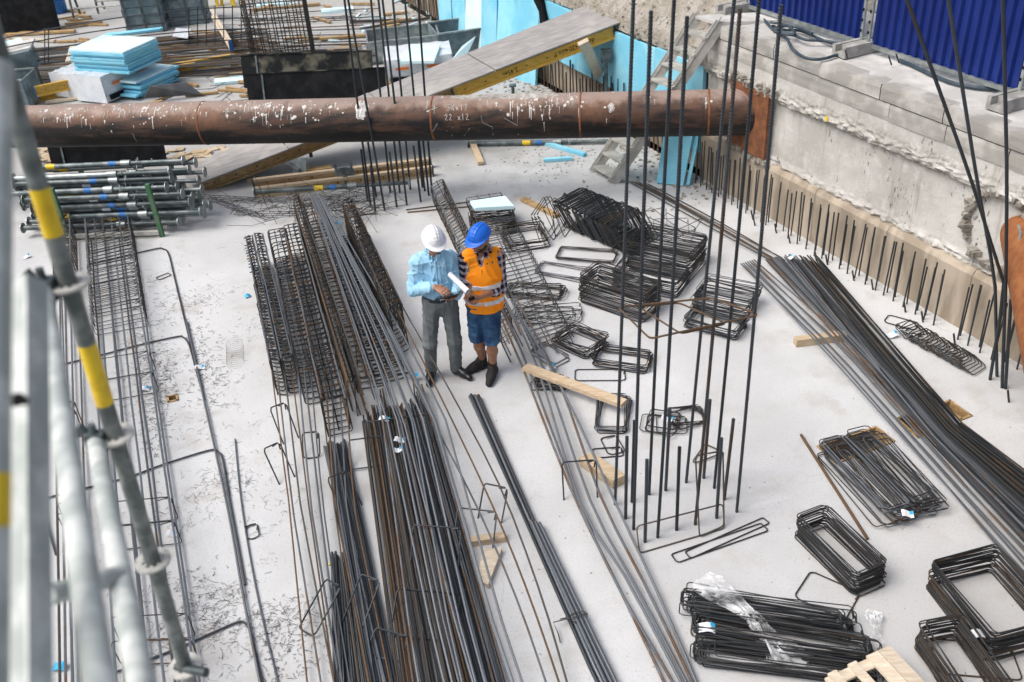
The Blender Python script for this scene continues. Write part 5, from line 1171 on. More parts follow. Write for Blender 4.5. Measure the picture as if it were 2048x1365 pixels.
for t in np.linspace(0, 2 * math.pi, 15)[:-1]:
    a = V3(.072 + .074 * math.cos(t), .018 + .068 * math.sin(t), 1.445 + .026 * math.sin(t)); s.cone(a, a + V3(.016 * math.cos(t), .014 * math.sin(t), .046), .012, .010, .006)
s.folds(.007, 36, 15); s.half((0, 0, -1), -.93); s.ell((.055, -.085, 1.45), (.03, .05, .06), k=0, sub=True); sdf_obj('plaid_shirt', s, M['plaid'], man2, g2)
def vest_sdf(off, z0, z1, v=True):
    s = SDF((-.28, -.28, z0 - .02), (.40, .28, min(z1, 1.56) + .02), .005)
    s.ell((.065, .03, 1.23), (.196 + off, .132 + off, .215 + off), k=.05); s.ell((.055, .03, .95), (.196 + off, .146 + off, .36 + off), k=.08); s.cone(shR + V3(.02, 0, .010), shL - V3(.02, 0, -.010), .076 + off, .076 + off, .05)
    s.folds(.0065, 20, 21, (.3, 0, .4)); s.half((0, 0, -1), -z0); s.half((0, 0, 1), z1)
    if v:
        for a, d in ((shR, V3(-.075, -.005, -.07)), (shL, V3(.085, .0, -.07))): s.ell(a + d, (.070, .12, .15), k=0, sub=True)      # arm openings
        s.ell((.055, -.15, 1.47), (.048, .13, .16), k=0, sub=True); s.ell((.072, .0, 1.51), (.080, .09, .09), k=0, sub=True)             # neck opening
    return s
vs_ = sdf_obj('hi_vis_vest', vest_sdf(0, .80, 1.56), M['vest'], man2, g2)
sdf_obj('reflective_band', vest_sdf(.004, 1.085, 1.135, False), M['silver'], vs_, g2); sdf_obj('reflective_band', vest_sdf(.004, .905, .955, False), M['silver'], vs_, g2)
s = SDF((-.10, -.25, .82), (.12, .0, 1.36), .005); P = [V3(.05, -.096, 1.31), V3(.045, -.104, 1.2), V3(.042, -.112, 1.05), V3(.041, -.116, .93), V3(.041, -.116, .87)]
for a, b in zip(P, P[1:]): s.cone(a, b, .010, .010, .004)
sdf_obj('vest_edge', s, M['vest'], vs_, g2)
s = SDF((-.30, -.30, .42), (.34, .28, 1.0), .006)                          # denim shorts
s.ell((.045, .025, .91), (.176, .132, .13), k=.05)
for a, b in ((hipR, knR), (hipL, knL)): s.cone(a, b + V3(0, 0, .03), .100, .080, .03)
s.folds(.006, 24, 31, (.3, 0, .4)); s.half((0, 0, -1), -(knL[2] + .02)); s.half((0, 0, 1), .87); sdf_obj('denim_shorts', s, M['denim'], man2, g2)
helmet(man2, g2, hc, hf, hu, M['helmet_blue'], 'blue safety helmet'); eyes(man2, g2, hc, hf, hu)
_f = _unit(hf); _u = _unit(hu - _f * np.dot(_f, hu)); _r = np.cross(_f, _u)
s = SDF(hc - .15, hc + .15, .005); s.ell(hc - _u * .052 + _f * .022, (.064, .073, .072), [_r, _f, _u], 0); s.cone(hc - _u * .088 + _f * .066, hc - _u * .092 + _f * .06, .027, .026, .03); s.half(tuple(_u), np.dot(_u, hc) - .028); s.ell(hc - _u * .062 + _f * .10, (.024, .03, .012), [_r, _f, _u], 0, True); sdf_obj('beard', s, M['hair'], man2, g2)
s = SDF(hc - .14, hc + .14, .006); s.ell(hc + _u * .03 - _f * .022, (.083, .098, .088), [_r, _f, _u], 0); s.half(tuple(_f), np.dot(_f, hc) - .01); s.half(tuple(-_u), -np.dot(_u, hc) + .045); sdf_obj('hair', s, M['hair'], man2, g2)
for a, d in ((anR, V3(-.19, -.09, 0)), (anL, V3(-.05, -.21, 0))):
    s = SDF(a - V3(.1, .1, .05), a + V3(.1, .1, .16), .006); s.cone(a - V3(0, 0, .02), a + V3(0, .004, .085), .047, .046, .01); s.half((0, 0, 1), a[2] + .10); sdf_obj('sock', s, M['hair'], man2, g2)
    shoe(man2, g2, a + V3(0, .03, -.12), a + d + V3(0, .0, -.12), M['boot'], w=.052, top=.11, name='work_boot')
mb = MB(); pc = g2 + wrL + V3(-.085, -.05, .025); mb.box(pc, (.06, .045, .035), (1, .3, .2), (0, 1, -.3), (-.2, .2, 1)); build('handheld_radio', mb, M['screen'], label='small black device in the hands of the man in the orange vest', cat='radio')

# ================================================================= scaffold in the near foreground
def along(p, q, t): return p + (q - p) * t
sc = thing('scaffold', V3(-1.2, 2.2, 2.9), 'out of focus galvanised scaffold tubes in the left foreground', 'scaffold')
S0 = V3(-1.15, 2.22, 4.64); SV = V3(-.02, -.01, -.5)
mb = MB(); mb.tube([S0 - SV * 1.4, S0 + SV * 6.5], .0242, 20); std = build('standard', mb, M['scaff'], sc, smooth=True)
for t0, t1 in ((-.54, -.28), (.37, .77)):
    mb = MB(); mb.tube([S0 + SV * t0, S0 + SV * t1], .0248, 20, hollow=True); build('yellow_sticker', mb, M['yellow'], std, smooth=True)
def rosette(c):
    mb = MB(); n = 24; h = .008; ro, ri = .056, .03
    for k in range(n):
        a, b = 2 * math.pi * k / n, 2 * math.pi * (k + 1) / n; r0 = .034 if k % 3 else .052
        P = [c + V3(r * math.cos(t), r * math.sin(t), z) for z in (-h / 2, h / 2) for r, t in ((r0, a), (ro, a), (ro, b), (r0, b))]
        mb.add(P, [(3, 2, 1, 0), (4, 5, 6, 7), (0, 1, 5, 4), (1, 2, 6, 5), (2, 3, 7, 6), (3, 0, 4, 7)])
        if not k % 3: P2 = [c + V3(r * math.cos(t), r * math.sin(t), z) for z in (-h / 2, h / 2) for r, t in ((.024, a), (.05, a), (.05, b), (.024, b))]; mb.add(P2, [(3, 2, 1, 0), (4, 5, 6, 7), (0, 1, 5, 4), (1, 2, 6, 5), (2, 3, 7, 6), (3, 0, 4, 7)])
    build('rosette', mb, M['alu'], std)
for i in range(6): rosette(S0 + SV * i)
def sctube(name, a, b, r=.0242, mat='scaff_light'):
    mb = MB(); mb.tube([a, b], r, 20); return build(name, mb, M[mat], sc, smooth=True)
c0, c1 = S0, S0 + SV
b1 = atD(203, 1365, 1.40); dB = b1 - (c0 + V3(-.05, -.02, 0)); sctube('stair_rail', c0 + V3(-.055, -.03, .0), b1 + _unit(dB) * .5)
d1 = atD(284, 1365, 1.62); dD = d1 - (c1 + V3(-.04, -.02, 0)); sctube('stair_rail', c1 + V3(-.045, -.03, 0), d1 + _unit(dD) * .4)
for c, q in ((c0, -.05), (c1, -.045)):
    mb = MB(); mb.box(c + V3(q, -.02, .0), (.055, .035, .06)); mb.box(c + V3(q - .05, -.01, .03), (.05, .02, .025), (1, 0, .6), (0, 1, 0), (-.6, 0, 1)); mb.tube([c + V3(q, -.02, -.05), c + V3(q, -.02, .06)], .011, 8); build('wedge_head', mb, M['galv_dark'], sc)
p0 = atD(46, 560, 1.62); p1 = atD(48, 1420, 1.36); X = _unit(p1 - p0); mb = MB(); mb.bar(p0, p1, .035, .03, (0, 1, .3)); prof = build('aluminium_profile', mb, M['scaff_light'], sc)
mb = MB(); mb.bar(p0 + V3(.022, 0, 0), p1 + V3(.022, 0, 0), .008, .045, (0, 1, .3)); build('profile_lip', mb, M['scaff_light'], prof)
hb = atD(34, 800, 1.47); mb = MB(); mb.box(hb, (.022, .01, .026), (1, .2, 0), (0, 1, .6), (0, -.6, 1)); build('bolt_hole', mb, M['black'], prof)
a = atD(-8, 130, 1.40); b = atD(-22, 1420, 1.25); t = sctube('standard', a, b); mb = MB(); mb.tube([along(a, b, .66), along(a, b, .74)], .0248, 18, hollow=True); build('yellow_sticker', mb, M['yellow'], t, smooth=True)
sctube('stair_tread_tube', atD(92, 1192, 1.75), atD(236, 1152, 1.95), .021, 'scaff_light'); a = S0 + SV * 3
sctube('ledger', a + V3(-.03, .0, 0), a + V3(.09, -.05, .02), .016, 'galv_dark')

# ================================================================= small things on the slab
plank(G(1050, 735, .14), G(1248, 808, .14), .11, .045, 'long pale plank resting on two stirrup heaps right of the men', 'wood', name='timber_plank')
mb = MB(); a, b, c, d = G(1160, 905, .10), G(1184, 898, .10), G(1250, 945, .10), G(1225, 968, .10); mb.slab4(G(1158, 915, .1), G(1186, 905, .1), G(1251, 950, .1), G(1226, 962, .1), .095); build('timber_wedge', mb, M['wood'], label='pale timber block lying left of the tall column bars', cat='timber')
plank(G(1590, 684, .045), G(1690, 672, .045), .09, .085, 'timber block under the sheaves of bars at the right', 'wood', name='timber_block')
plank(G(940, 1084, .03), G(1010, 1074, .03), .07, .06, 'timber offcut under the right side of the dense bundle', 'wood', name='timber_block')
mb = MB(); mb.slab4(G(955, 1160, .05), G(965, 1098, .05), G(1004, 1096, .05), G(976, 1170, .05), .05); build('timber_block', mb, M['wood_pale'], label='pale timber offcut lying nearest the tied bundle', cat='timber')
plank(G(1045, 398, .03), G(1115, 432, .03), .09, .04, 'weathered board lying behind the loose stirrups', 'beam_tan', name='timber_plank')
plank(G(108, 318, .04), G(128, 338, .04), .09, .07, 'short timber at the left end of the black panel', 'wood', name='timber_block')
# pallet at the bottom edge
pl = thing('wooden_pallet', G(1770, 1385), 'pale wooden pallet cut off by the bottom edge of the picture', 'pallet')
PO, PXv = G(1648, 1352, .17), _unit(G(1758, 1302, .17) - G(1648, 1352, .17)); PYp = _unit(G(1836, 1395, .17) - G(1758, 1302, .17)); PYp = _unit(PYp - PXv * np.dot(PXv, PYp))
for u, w in ((.03, .07), (.20, .07), (.36, .10), (.465, .10)):
    q = PO + PXv * u; mb = MB(); mb.bar(q + PXv * w / 2, q + PXv * w / 2 + PYp * .85, w, .02); build('deck_board', mb, M['wood_pale'], pl)
for v in (.05, .42, .78):
    q = PO + PYp * v - V3(0, 0, .022); mb = MB(); mb.bar(q, q + PXv * .57, .08, .02); build('cross_board', mb, M['wood_pale'], pl)
    for u in (.05, .27, .5): mb = MB(); mb.box(q + PXv * u - V3(0, 0, .056), (.08, .08, .088), PXv, PYp); build('pallet_block', mb, M['wood'], pl)
# foam offcuts and leaning sheet near the stair
def foam(a, b, c, d, t, label, mat='foam', group=None): mb = MB(); mb.slab4(a, b, c, d, t); return build('foam_board', mb, M[mat], label=label, cat='foam board', group=group)
plank(G(1092, 287, .03), G(1170, 310, .03), .08, .05, 'longer blue foam strip lying below the pipe', 'foam', 'foam strip', 'foam_strip'); plank(G(1087, 321, .03), G(1144, 317, .03), .07, .05, 'shorter blue foam strip lying below the pipe', 'foam', 'foam strip', 'foam_strip')
q0, q1 = G(1313, 366, .02), G(1366, 372, .02); t0 = WP(np.dot(onwall(1362, 200) - WA, WD), .20, 1.15); t1 = t0 + (q1 - q0) * 1.15
foam(q0, q1, t1, t0, .05, 'wide blue foam sheet leaning behind the tall column bars'); q2 = q1 + V3(.05, .03, 0); foam(q2, q2 + (q1 - q0) * .12, t1 + V3(.08, .05, 0) + (q1 - q0) * .1, t1 + V3(.05, .03, 0), .04, 'narrow blue foam sheet edge leaning behind the wide one')
foam(G(940, 402, .30), G(950, 416, .30), G(1028, 412, .30), G(1010, 392, .30), .05, 'blue foam piece lying on the brown stirrups behind the men', 'foam_pale_lit')
# paper tags and plastic
TG = [((768, 838), 'white and blue tag at the head of the dense bundle, topmost', .13), ((800, 880), 'crumpled blue and white tag in the middle of the dense bundle', .14), ((795, 900), 'white tag below the crumpled one on the dense bundle', .14), ((828, 752), 'blue and white tag beside the foot of the first man', .05), ((862, 835), 'white tag at the right side of the dense bundle', .02),
      ((1414, 1256), 'white and blue tag on the plastic wrapped pile', .16), ((1958, 1268), 'white tag on the large stirrup stack at the right edge', .2), ((1815, 1028), 'white tag on the pile over the slab opening', .14), ((1334, 838), 'white and blue tag in the tangle behind the stubs', .10), ((1580, 516), 'white tag at the head of the thick right bundle', .14), ((1785, 670), 'white and blue tag by the toppled row of stirrups', .02),
      ((1102, 735), 'white tag beside the long plank', .03), ((288, 778), 'white and blue scrap on the slab below the wide flat cage', .01), ((400, 735), 'white and blue scrap beside the long grey bar', .01), ((345, 1067), 'white scrap on the slab right of the scaffold', .01), ((676, 446), 'blue scrap among the big cages', .3), ((52, 514), 'white and blue scrap on the slab at the left edge', .01), ((118, 1333), 'cyan scrap at the bottom left behind the scaffold', .02), ((495, 592), 'cyan scrap left of the big cage group', .01)]
for i, (p, nm, z) in enumerate(TG):
    g = G(*p, z + .012); a = random.uniform(-.6, .6); X = V3(math.cos(a), math.sin(a), 0); Y = V3(-math.sin(a), math.cos(a), random.uniform(-.1, .2)); s_ = random.uniform(.8, 1.25); only = 'cyan' in nm or nm.startswith('blue')
    t = thing('paper_tag', g, nm, 'tag', 'paper tags'); mb = MB()
    mb.grid(5, 4, lambda u, v: g + X * (u - .5) * .095 * s_ + Y * (v - .5) * .06 * s_ + V3(0, 0, .012 * math.sin(u * 5 + i) + .005 * v)); build('sheet', mb, M['cyan_tag' if only else 'white_tag'], t)
    if not only: mb = MB(); mb.grid(3, 3, lambda u, v: g + X * (.2 + u * .3) * .095 * s_ + Y * (v * .5) * .06 * s_ + V3(0, 0, .016 * math.sin((.7 + u * .3) * 5 + i) + .008 + .004)); build('print', mb, M['cyan_tag'], t)
t = NT('clear_film'); tr = t.n('ShaderNodeBsdfTransparent'); mx = t.n('ShaderNodeMixShader'); gl = t.b; nf = t.ramp(t.noise(t.coord(scale=(2, 5, 3)), 1.6, 5, .6), .30, .72); t.l(t.math('MULTIPLY', nf, .75), mx.inputs[0]); t.l(tr.outputs[0], mx.inputs[1]); t.l(gl.outputs[0], mx.inputs[2]); t.l(mx.outputs[0], t.t.nodes['Material Output'].inputs['Surface']); M['film'] = t.out((.80, .82, .84), .2, 0, .6)
def film(px, w, z, nm):
    P = [G(x, y, zz) for (x, y), zz in zip(px, z)]; n = 40; mb = MB()
    def fn(u, v):
        k = min(int(u * (len(P) - 1)), len(P) - 2); f = u * (len(P) - 1) - k; p = P[k] * (1 - f) + P[k + 1] * f; d = _unit(P[-1] - P[0]); sd = _unit(np.cross(d, (0, 0, 1))); ww = w * (1 + .35 * math.sin(u * 9)) 
        return p + sd * (v - .5) * ww * (1 - .3 * math.sin(u * 3.1)) + V3(0, 0, .03 * nz((u * 7, v * 9, 2), 1.0, 5) + .02)
    mb.grid(n, 14, fn); return build('plastic_film', mb, M['film'], smooth=True, label=nm, cat='plastic film')
film([(1400, 1160), (1450, 1195), (1520, 1250), (1560, 1300), (1608, 1336)], .22, [.13, .15, .15, .12, .03], 'torn clear plastic film draped across the long stirrup pile')
film([(1500, 1240), (1530, 1290), (1550, 1345)], .07, [.14, .10, .02], 'thin trailing strip of clear plastic at the front of the long stirrups')
film([(1745, 1225), (1752, 1262), (1748, 1300)], .12, [.02, .03, .02], 'wisp of clear plastic lying above the pallet')
# scraps of tie wire strewn over the left of the slab
mb = MB()
def scrap(g, L, r):
    a = random.uniform(0, 6.28); b = a + random.gauss(0, 1.1); d1 = V3(math.cos(a), math.sin(a), 0) * L / 2; d2 = V3(math.cos(b), math.sin(b), 0) * L / 2; mb.tube([g - d1, g - d1 * .3 + V3(0, 0, .006), g + d2 * .4 + V3(0, 0, .004), g + d2], r, 3, cap=False)
for i in range(9000):
    y = random.uniform(480, 1365); x = 300 + (y - 480) * .12 + random.gauss(60, 110) + (40 if y > 900 else 0)
    if x > 640 + (y - 700) * .1: continue
    g = G(x, y, .004)
    if nz(g, 1.3, 5) + random.gauss(0, .22) < .26: continue
    scrap(g, random.choice((.02, .03, .045, .07, .10)) * random.uniform(.7, 1.3), random.choice((.0008, .001, .0014)))
for (cx_, cy_, n, sx, sy) in ((290, 690, 220, 28, 50), (320, 770, 220, 22, 30), (395, 690, 130, 14, 60), (420, 760, 120, 20, 40), (310, 850, 160, 16, 40), (560, 1290, 160, 30, 50), (340, 1190, 120, 50, 40)):
    for i in range(n): scrap(G(random.gauss(cx_, sx), random.gauss(cy_, sy), .005), random.uniform(.02, .07), .0018)
build('wire_scraps', mb, M['wire'], kind='stuff', label='thousands of tie wire scraps strewn over the left of the slab', cat='wire')
mb = MB(); rock_mb = mb
for i in range(900):
    p = G(random.uniform(250, 2048), random.uniform(280, 1365)); r = random.choice((.003, .005, .008, .012)); vs = [p + V3(*(rng.uniform(-1, 1, 2) * r), 0) for k in range(3)] + [p + V3(0, 0, r * .8)]; mb.add(vs, [(0, 1, 3), (1, 2, 3), (2, 0, 3)])
build('grit', mb, M['earth'], kind='stuff', label='grit and crumbs scattered over the slab', cat='grit')
g = G(475, 715); mb = MB(); q = [g + V3(-.06 + .16 * i / 160 * .6 + .10 * math.cos(i * .42), .20 - .42 * i / 160 + .05 * math.sin(i * .42), .06 + .055 * math.sin(i * .42)) for i in range(160)]; mb.tube(q, .0011, 3); build('wire_coil', mb, M['wire'], label='loose thin wire coil left of the big cage group', cat='wire')
M['mossy'] = simple('mossy_stained_panel', (.012, .014, .015), (.12, .115, .09), 3, lo=.46, hi=.66, rough=.8, bstr=.5, spec=.15, detail=10)

# ================================================================= stores in the background, beyond the strut
# long pile of bars lying left to right
BG = 'bars in the long pile at the back'
for i in range(64):
    u = (i + .5) / 64; lay = random.randrange(4)
    a = G(-60 + random.uniform(-40, 60), 178 - 70 * u + random.gauss(0, 2), .05 + .05 * lay); b = G(500 + random.uniform(-25, 330 if i % 5 == 0 else 60), 138 - 80 * u + random.gauss(0, 2), .05 + .05 * lay)
    rebar(curvy([a, b], random.gauss(0, .06), 6), .014, random.choice(('steel_rust', 'steel_dark', 'steel_rust', 'steel_dark', 'steel_blue')), ('bar in the near part' if u < .33 else 'bar in the middle part' if u < .66 else 'bar in the far part') + ' of the long pile behind the foam stack', BG, n=5)
for i in range(14):
    a = G(490 + random.uniform(-20, 40), 30 + 7 * i, .06); b = G(700 + random.uniform(-40, 90), 24 + 7 * i + random.gauss(0, 4), .06); rebar(curvy([a, b], random.gauss(0, .04), 5), .014, random.choice(('steel_rust', 'steel_dark', 'steel_blue')), 'bar in the short pile right of the standing column cage', 'bars right of the standing cage', n=5)
# standing column cage
cc = thing('column_cage', G(560, 128), 'tall standing column cage of crossed bars in front of the back pile', 'rebar cage')
x0, x1 = G(506, 128), G(625, 118); dx = (x1 - x0); dy = _unit(V3(-dx[1], dx[0], 0)); dy = dy if dy[1] > 0 else -dy; wX = np.linalg.norm(dx); dx = dx / wX; wY = .55
for i in range(9):
    for o in (0, wY):
        p = x0 + dx * wX * i / 8 + dy * o; mb = MB(); mb.tube([p, p + V3(random.gauss(0, .02), random.gauss(0, .02), 2.6)], .013, 5); build('vertical_bar', mb, M['steel_dark'], cc)
for j in range(1, 4):
    for i in (0, 8):
        p = x0 + dx * wX * i / 8 + dy * wY * j / 4; mb = MB(); mb.tube([p, p + V3(0, 0, 2.6)], .013, 5); build('vertical_bar', mb, M['steel_dark'], cc)
for k in range(24):
    z = .06 + .105 * k; c = [x0 + V3(0, 0, z), x0 + dx * wX + V3(0, 0, z), x0 + dx * wX + dy * wY + V3(0, 0, z), x0 + dy * wY + V3(0, 0, z)]; mb = MB(); mb.tube(ring([q + V3(0, 0, random.gauss(0, .015)) for q in c], .03, 2), .007, 4, closed=True); build('stirrup', mb, M['steel_rust' if k % 3 == 0 else 'steel_dark'], cc)
# loose mesh of long bars arching to the left of it
mt = thing('mesh_panel', G(300, 60), 'arched grid of thin bars reaching left from the standing cage', 'mesh')
def arch(u, k): 
    px = 505 - 510 * u; return onY(px, 14 + 22 * k + (u ** 1.7) * 66 * (1 - .05 * k), 20.5 - 1.1 * u)
for k in range(4): mb = MB(); mb.tube([arch(u, k) for u in np.linspace(0, 1.06, 16)], .013, 5); build('long_bar', mb, M['steel_blue'], mt)
for u in list(np.linspace(.01, .25, 8)) + [.80, .815]: mb = MB(); mb.tube([arch(u, k) for k in (-.2, 1, 2, 3.3)], .011, 4); build('cross_bar', mb, M['steel_blue'], mt)
# foam: open stack on top of wrapped packs
fs0 = G(150, 172, .02)
def board_stack(c, X, w, d, t, n, z0, nm, mat='foam', jit=.015):
    X = _unit(X); Y = V3(-X[1], X[0], 0)
    for i in range(n):
        cc_ = c + V3(0, 0, z0 + t * i) + X * random.gauss(0, jit) + Y * random.gauss(0, jit); mb = MB(); mb.box(cc_ + V3(0, 0, t / 2), (w, d, t - .009), X, Y); build('foam_board', mb, M[mat if i < n - 1 else 'foam_pale_lit'], label=nm if i < n - 1 else nm.replace('board in', 'topmost board of'), cat='foam board', group=nm)  # topmost board paler: sky light on the stack painted into its colour
fX = G(258, 100, .9) - G(148, 95, .9)
cS = (G(150, 98, .93) + G(253, 102, .93) + G(305, 86, .93) + G(200, 80, .93)) / 4; cS[2] = 0
board_stack(cS, G(255, 103, 1.05) - G(150, 97, 1.05), 1.34, 1.0, .047, 9, .55, 'board in the tidy blue foam stack on the wrapped packs', jit=.022)
def pack(c, X, w, d, h, z0, nm, strip=True):
    X = _unit(X); Y = _unit(V3(-X[1], X[0], 0)); t = thing('foam_pack', c + V3(0, 0, z0), nm, 'foam pack')
    mb = MB(); nu = 10
    mb.box(c + V3(0, 0, z0 + h / 2), (w - .02, d - .02, h - .02), X, Y); build('foam_core', mb, M['foam'], t)
    mb = MB()
    def skin(u, v):
        a = v * 2 * math.pi; cs, sn = math.cos(a), math.sin(a); k = 1 / max(abs(cs), abs(sn)) ** .9; return c + V3(0, 0, z0 + h / 2) + X * (u - .5) * (w + .01) + Y * cs * k * (d / 2 + .012) + V3(0, 0, 1) * sn * k * (h / 2 + .012) + rng.normal(0, .006, 3)
    mb.grid(12, 33, skin); build('wrapper', mb, M['plastic_wrap'], t, smooth=True)
    if True:
        for q in (-1, 1): mb = MB(); mb.box(c + V3(0, 0, z0 + h / 2) + X * q * (w / 2 + .012), (.01, d + .02, h + .02), X, Y); build('wrapper_end', mb, M['plastic_wrap'], t)
    Yc = Y if Y[1] < 0 else -Y
    for q in (-.25, .22):
        mb = MB(); o = c + V3(0, 0, z0 + h * .62) + X * q * w + Yc * (d / 2 + .03); mb.box(o, (w * .2, .004, .05), X, Yc); build('print', mb, M['orange_print'], t)
    if strip: mb = MB(); o = c + V3(0, 0, z0 + h * .16) + Yc * (d / 2 + .03); mb.box(o, (w * .9, .006, .10), X, Yc); build('dark_strip', mb, M['black'], t)
    return t
pX = G(283, 165, .2) - G(205, 200, .2)
pack(G(226, 194) + V3(.05, .30, 0), pX, 1.45, .78, .50, .05, 'wrapped foam pack with orange print and dark strip below the foam stack')
pack(G(152, 196) + V3(.10, .35, 0), pX, .9, .7, .46, .05, 'plain white wrapped foam pack at the left below the foam stack', False)
board_stack(G(300, 180), pX, 1.1, .55, .05, 7, .02, 'board in the low blue foam stack right of the wrapped packs', jit=.05)
foam(G(288, 196, .1), G(404, 188, .06), G(372, 165, .3), G(300, 172, .35), .02, 'dark grey board lying against the low foam stack', 'dark_grey_board')
# pack and steel bin in the middle background
pack(G(838, 158) + V3(0, .3, 0), G(880, 150) - G(800, 158), 1.3, 1.0, .45, .02, 'wrapped foam pack with a loose board on top beside the ramp')
foam(G(800, 123, .55), G(868, 122, .55), G(880, 90, .55), G(822, 90, .55), .05, 'loose pale foam board lying on the wrapped pack beside the ramp', 'foam_pale_lit')
def crate(c, X, w, d, h, nm, mat='galv', ends=True):
    X = _unit(X); Y = _unit(V3(-X[1], X[0], 0)); t = thing('steel_bin', c, nm, 'bin')
    for o, L, D in ((Y * d / 2, w, .03), (-Y * d / 2, w, .03)): mb = MB(); mb.box(c + o + V3(0, 0, h / 2 + .05), (L, D, h), X, Y); build('side_panel', mb, M[mat], t); mb = MB(); mb.box(c + o + V3(0, 0, h + .06), (L + .03, .06, .03), X, Y); build('rim', mb, M['galv'], t)
    for o in (X * w / 2, -X * w / 2): mb = MB(); mb.box(c + o + V3(0, 0, h / 2 + .05), (.03, d - .03, h), X, Y); build('end_panel', mb, M[mat], t)
    mb = MB(); mb.box(c + V3(0, 0, .06), (w - .03, d - .03, .03), X, Y); build('floor_panel', mb, M[mat], t)
    return t
crate(G(808, 118) + V3(0, .3, 0), G(850, 70) - G(775, 78), 1.5, 1.0, .40, 'open galvanised steel bin behind the wrapped pack')
crate(G(930, 108) + V3(0, .4, 0), G(960, 72) - G(890, 82), 1.3, 1.0, .45, 'open steel bin with scrap foam in front of the leaning boards', 'steel_bin')
foam(G(905, 118, .4), G(935, 108, .45), G(952, 72, .75), G(925, 92, .6), .05, 'foam offcut sticking out of the steel bin by the ramp', 'foam_pale_lit')
# blue sheets leaning on the far wall
LB = [((880, 66), (906, 76), -.9), ((908, 84), (934, 94), -.7), ((930, 100), (962, 110), -.4), ((962, 118), (992, 128), -.2), ((990, 136), (1030, 150), .0), ((1030, 158), (1070, 172), .1)]
for i, (a, b, k) in enumerate(LB):
    A_, B_ = G(*a), G(*b); sA = np.dot(A_ - WA, WD); top = 1.95 + .12 * random.random(); ta = WP(sA - .10 + .45 * k, .02 + .04 * (i % 2), top); 
    foam(A_, B_, ta + (B_ - A_), ta, .05, ('narrow blue foam sheet leaning on the far wall, leftmost', 'narrow blue foam sheet leaning, second from the left', 'pale foam sheet leaning askew, third from the left', 'blue foam sheet leaning, fourth from the left', 'wide blue foam sheet leaning, fifth from the left', 'wide blue foam sheet nearest the ramp')[i], 'foam_pale_lit' if i == 2 else 'foam', 'foam sheets leaning on the far wall')
mb = MB(); a = onwall(1078, 0, .1); b = onwall(1088, 45, .12); mb.tube([a + V3(0, 0, .25), a, (a + b) / 2 + V3(.02, 0, 0), b], [.10, .10, .07, .08], 9); build('black_bag', mb, M['black'], smooth=True, label='crumpled black rubber sleeve hanging over the blue sheets by the ramp', cat='sleeve')
# dark formwork panels
def panel(a, b, h, th, nm, mat='black', lean=.0):
    A_, B_ = G(*a), G(*b); X = _unit(B_ - A_); Y = _unit(V3(-X[1], X[0], 0)); t = thing('formwork_panel', (A_ + B_) / 2, nm, 'formwork panel', 'dark formwork panels'); c = (A_ + B_) / 2; L = np.linalg.norm(B_ - A_)
    Zp = _unit(V3(0, 0, 1) + Y * lean); mb = MB(); mb.box(c + Zp * h / 2, (L, th, h), X, np.cross(Zp, X), Zp); build('face_sheet', mb, M[mat], t)
    mb = MB(); mb.box(c + Zp * (h + .01), (L + .02, th + .03, .02), X, np.cross(Zp, X), Zp); build('edge_strip', mb, M['mossy'], t)
    for k in (.12,):
        mb = MB(); Yc = np.cross(Zp, X); Yc = Yc if Yc[1] < 0 else -Yc; mb.box(A_ + (B_ - A_) * k + Zp * h / 2 + Yc * (th / 2 + .01), (.03, .02, h * .96), X, Yc, Zp); build('rib', mb, M['galv_dark'], t)
    return t
panel((490, 176), (748, 168), .62, .08, 'mossy dark formwork panel standing behind, left of the ramp', 'mossy', .25); panel((500, 218), (775, 205), .62, .06, 'black formwork panel standing in front, left of the ramp', 'black', .3)
plank(G(500, 160, .4), G(640, 150, .4), .08, .05, 'weathered batten lying on the dark formwork panels', 'beam_tan', name='timber_plank')
panel((108, 345), (335, 330), .62, .05, 'black panel standing behind the stacked props under the pipe', 'black', .2)
panel((-30, 72), (122, 62), 2.2, .06, 'large black sheet standing at the top left corner', 'black', .1)
# yellow beams
h20(G(66, 196, .1), G(292, 146, .1), 'beam_yellow', 'beam_yellow', 'front yellow beam running behind the wrapped packs', cap='blue_tag'); h20(G(70, 184, .3), G(250, 146, .3), 'beam_yellow', 'beam_yellow', 'upper yellow beam stacked on the front one', cap='blue_tag'); h20(G(315, 142, .1), G(464, 118, .1), 'beam_yellow', 'beam_yellow', 'yellow beam lying right of the foam stack', cap='blue_tag'); h20(G(300, 150, .1), G(392, 134, .1), 'beam_yellow', 'beam_yellow', 'short yellow beam close to the foam stack', cap='blue_tag')
h20(G(424, 26, .34), G(462, 92, .34), 'wood_pale', 'wood_pale', 'pale beam lying across the back pile', cap='blue_tag')
plank(G(92, 205, .04), G(160, 196, .04), .12, .04, 'pale plank lying at the left end of the yellow beams', 'wood_pale'); plank(G(136, 125, .36), G(146, 92, .36), .10, .05, 'pale timber post across the back pile left of the foam stack', 'wood_pale')
foam(G(345, 72, .30), G(375, 76, .30), G(382, 58, .30), G(352, 56, .30), .02, 'grey white sheet lying on the back pile', 'plastic_wrap')
foam(G(196, 74, .25), G(320, 58, .25), G(326, 54, .25), G(215, 66, .25), .05, 'long blue foam strip lying along the back pile', 'foam'); foam(G(-10, 104, .2), G(52, 86, .2), G(40, 76, .2), G(-10, 88, .2), .04, 'pale blue foam sheet at the left edge on the back pile', 'foam_pale_lit')
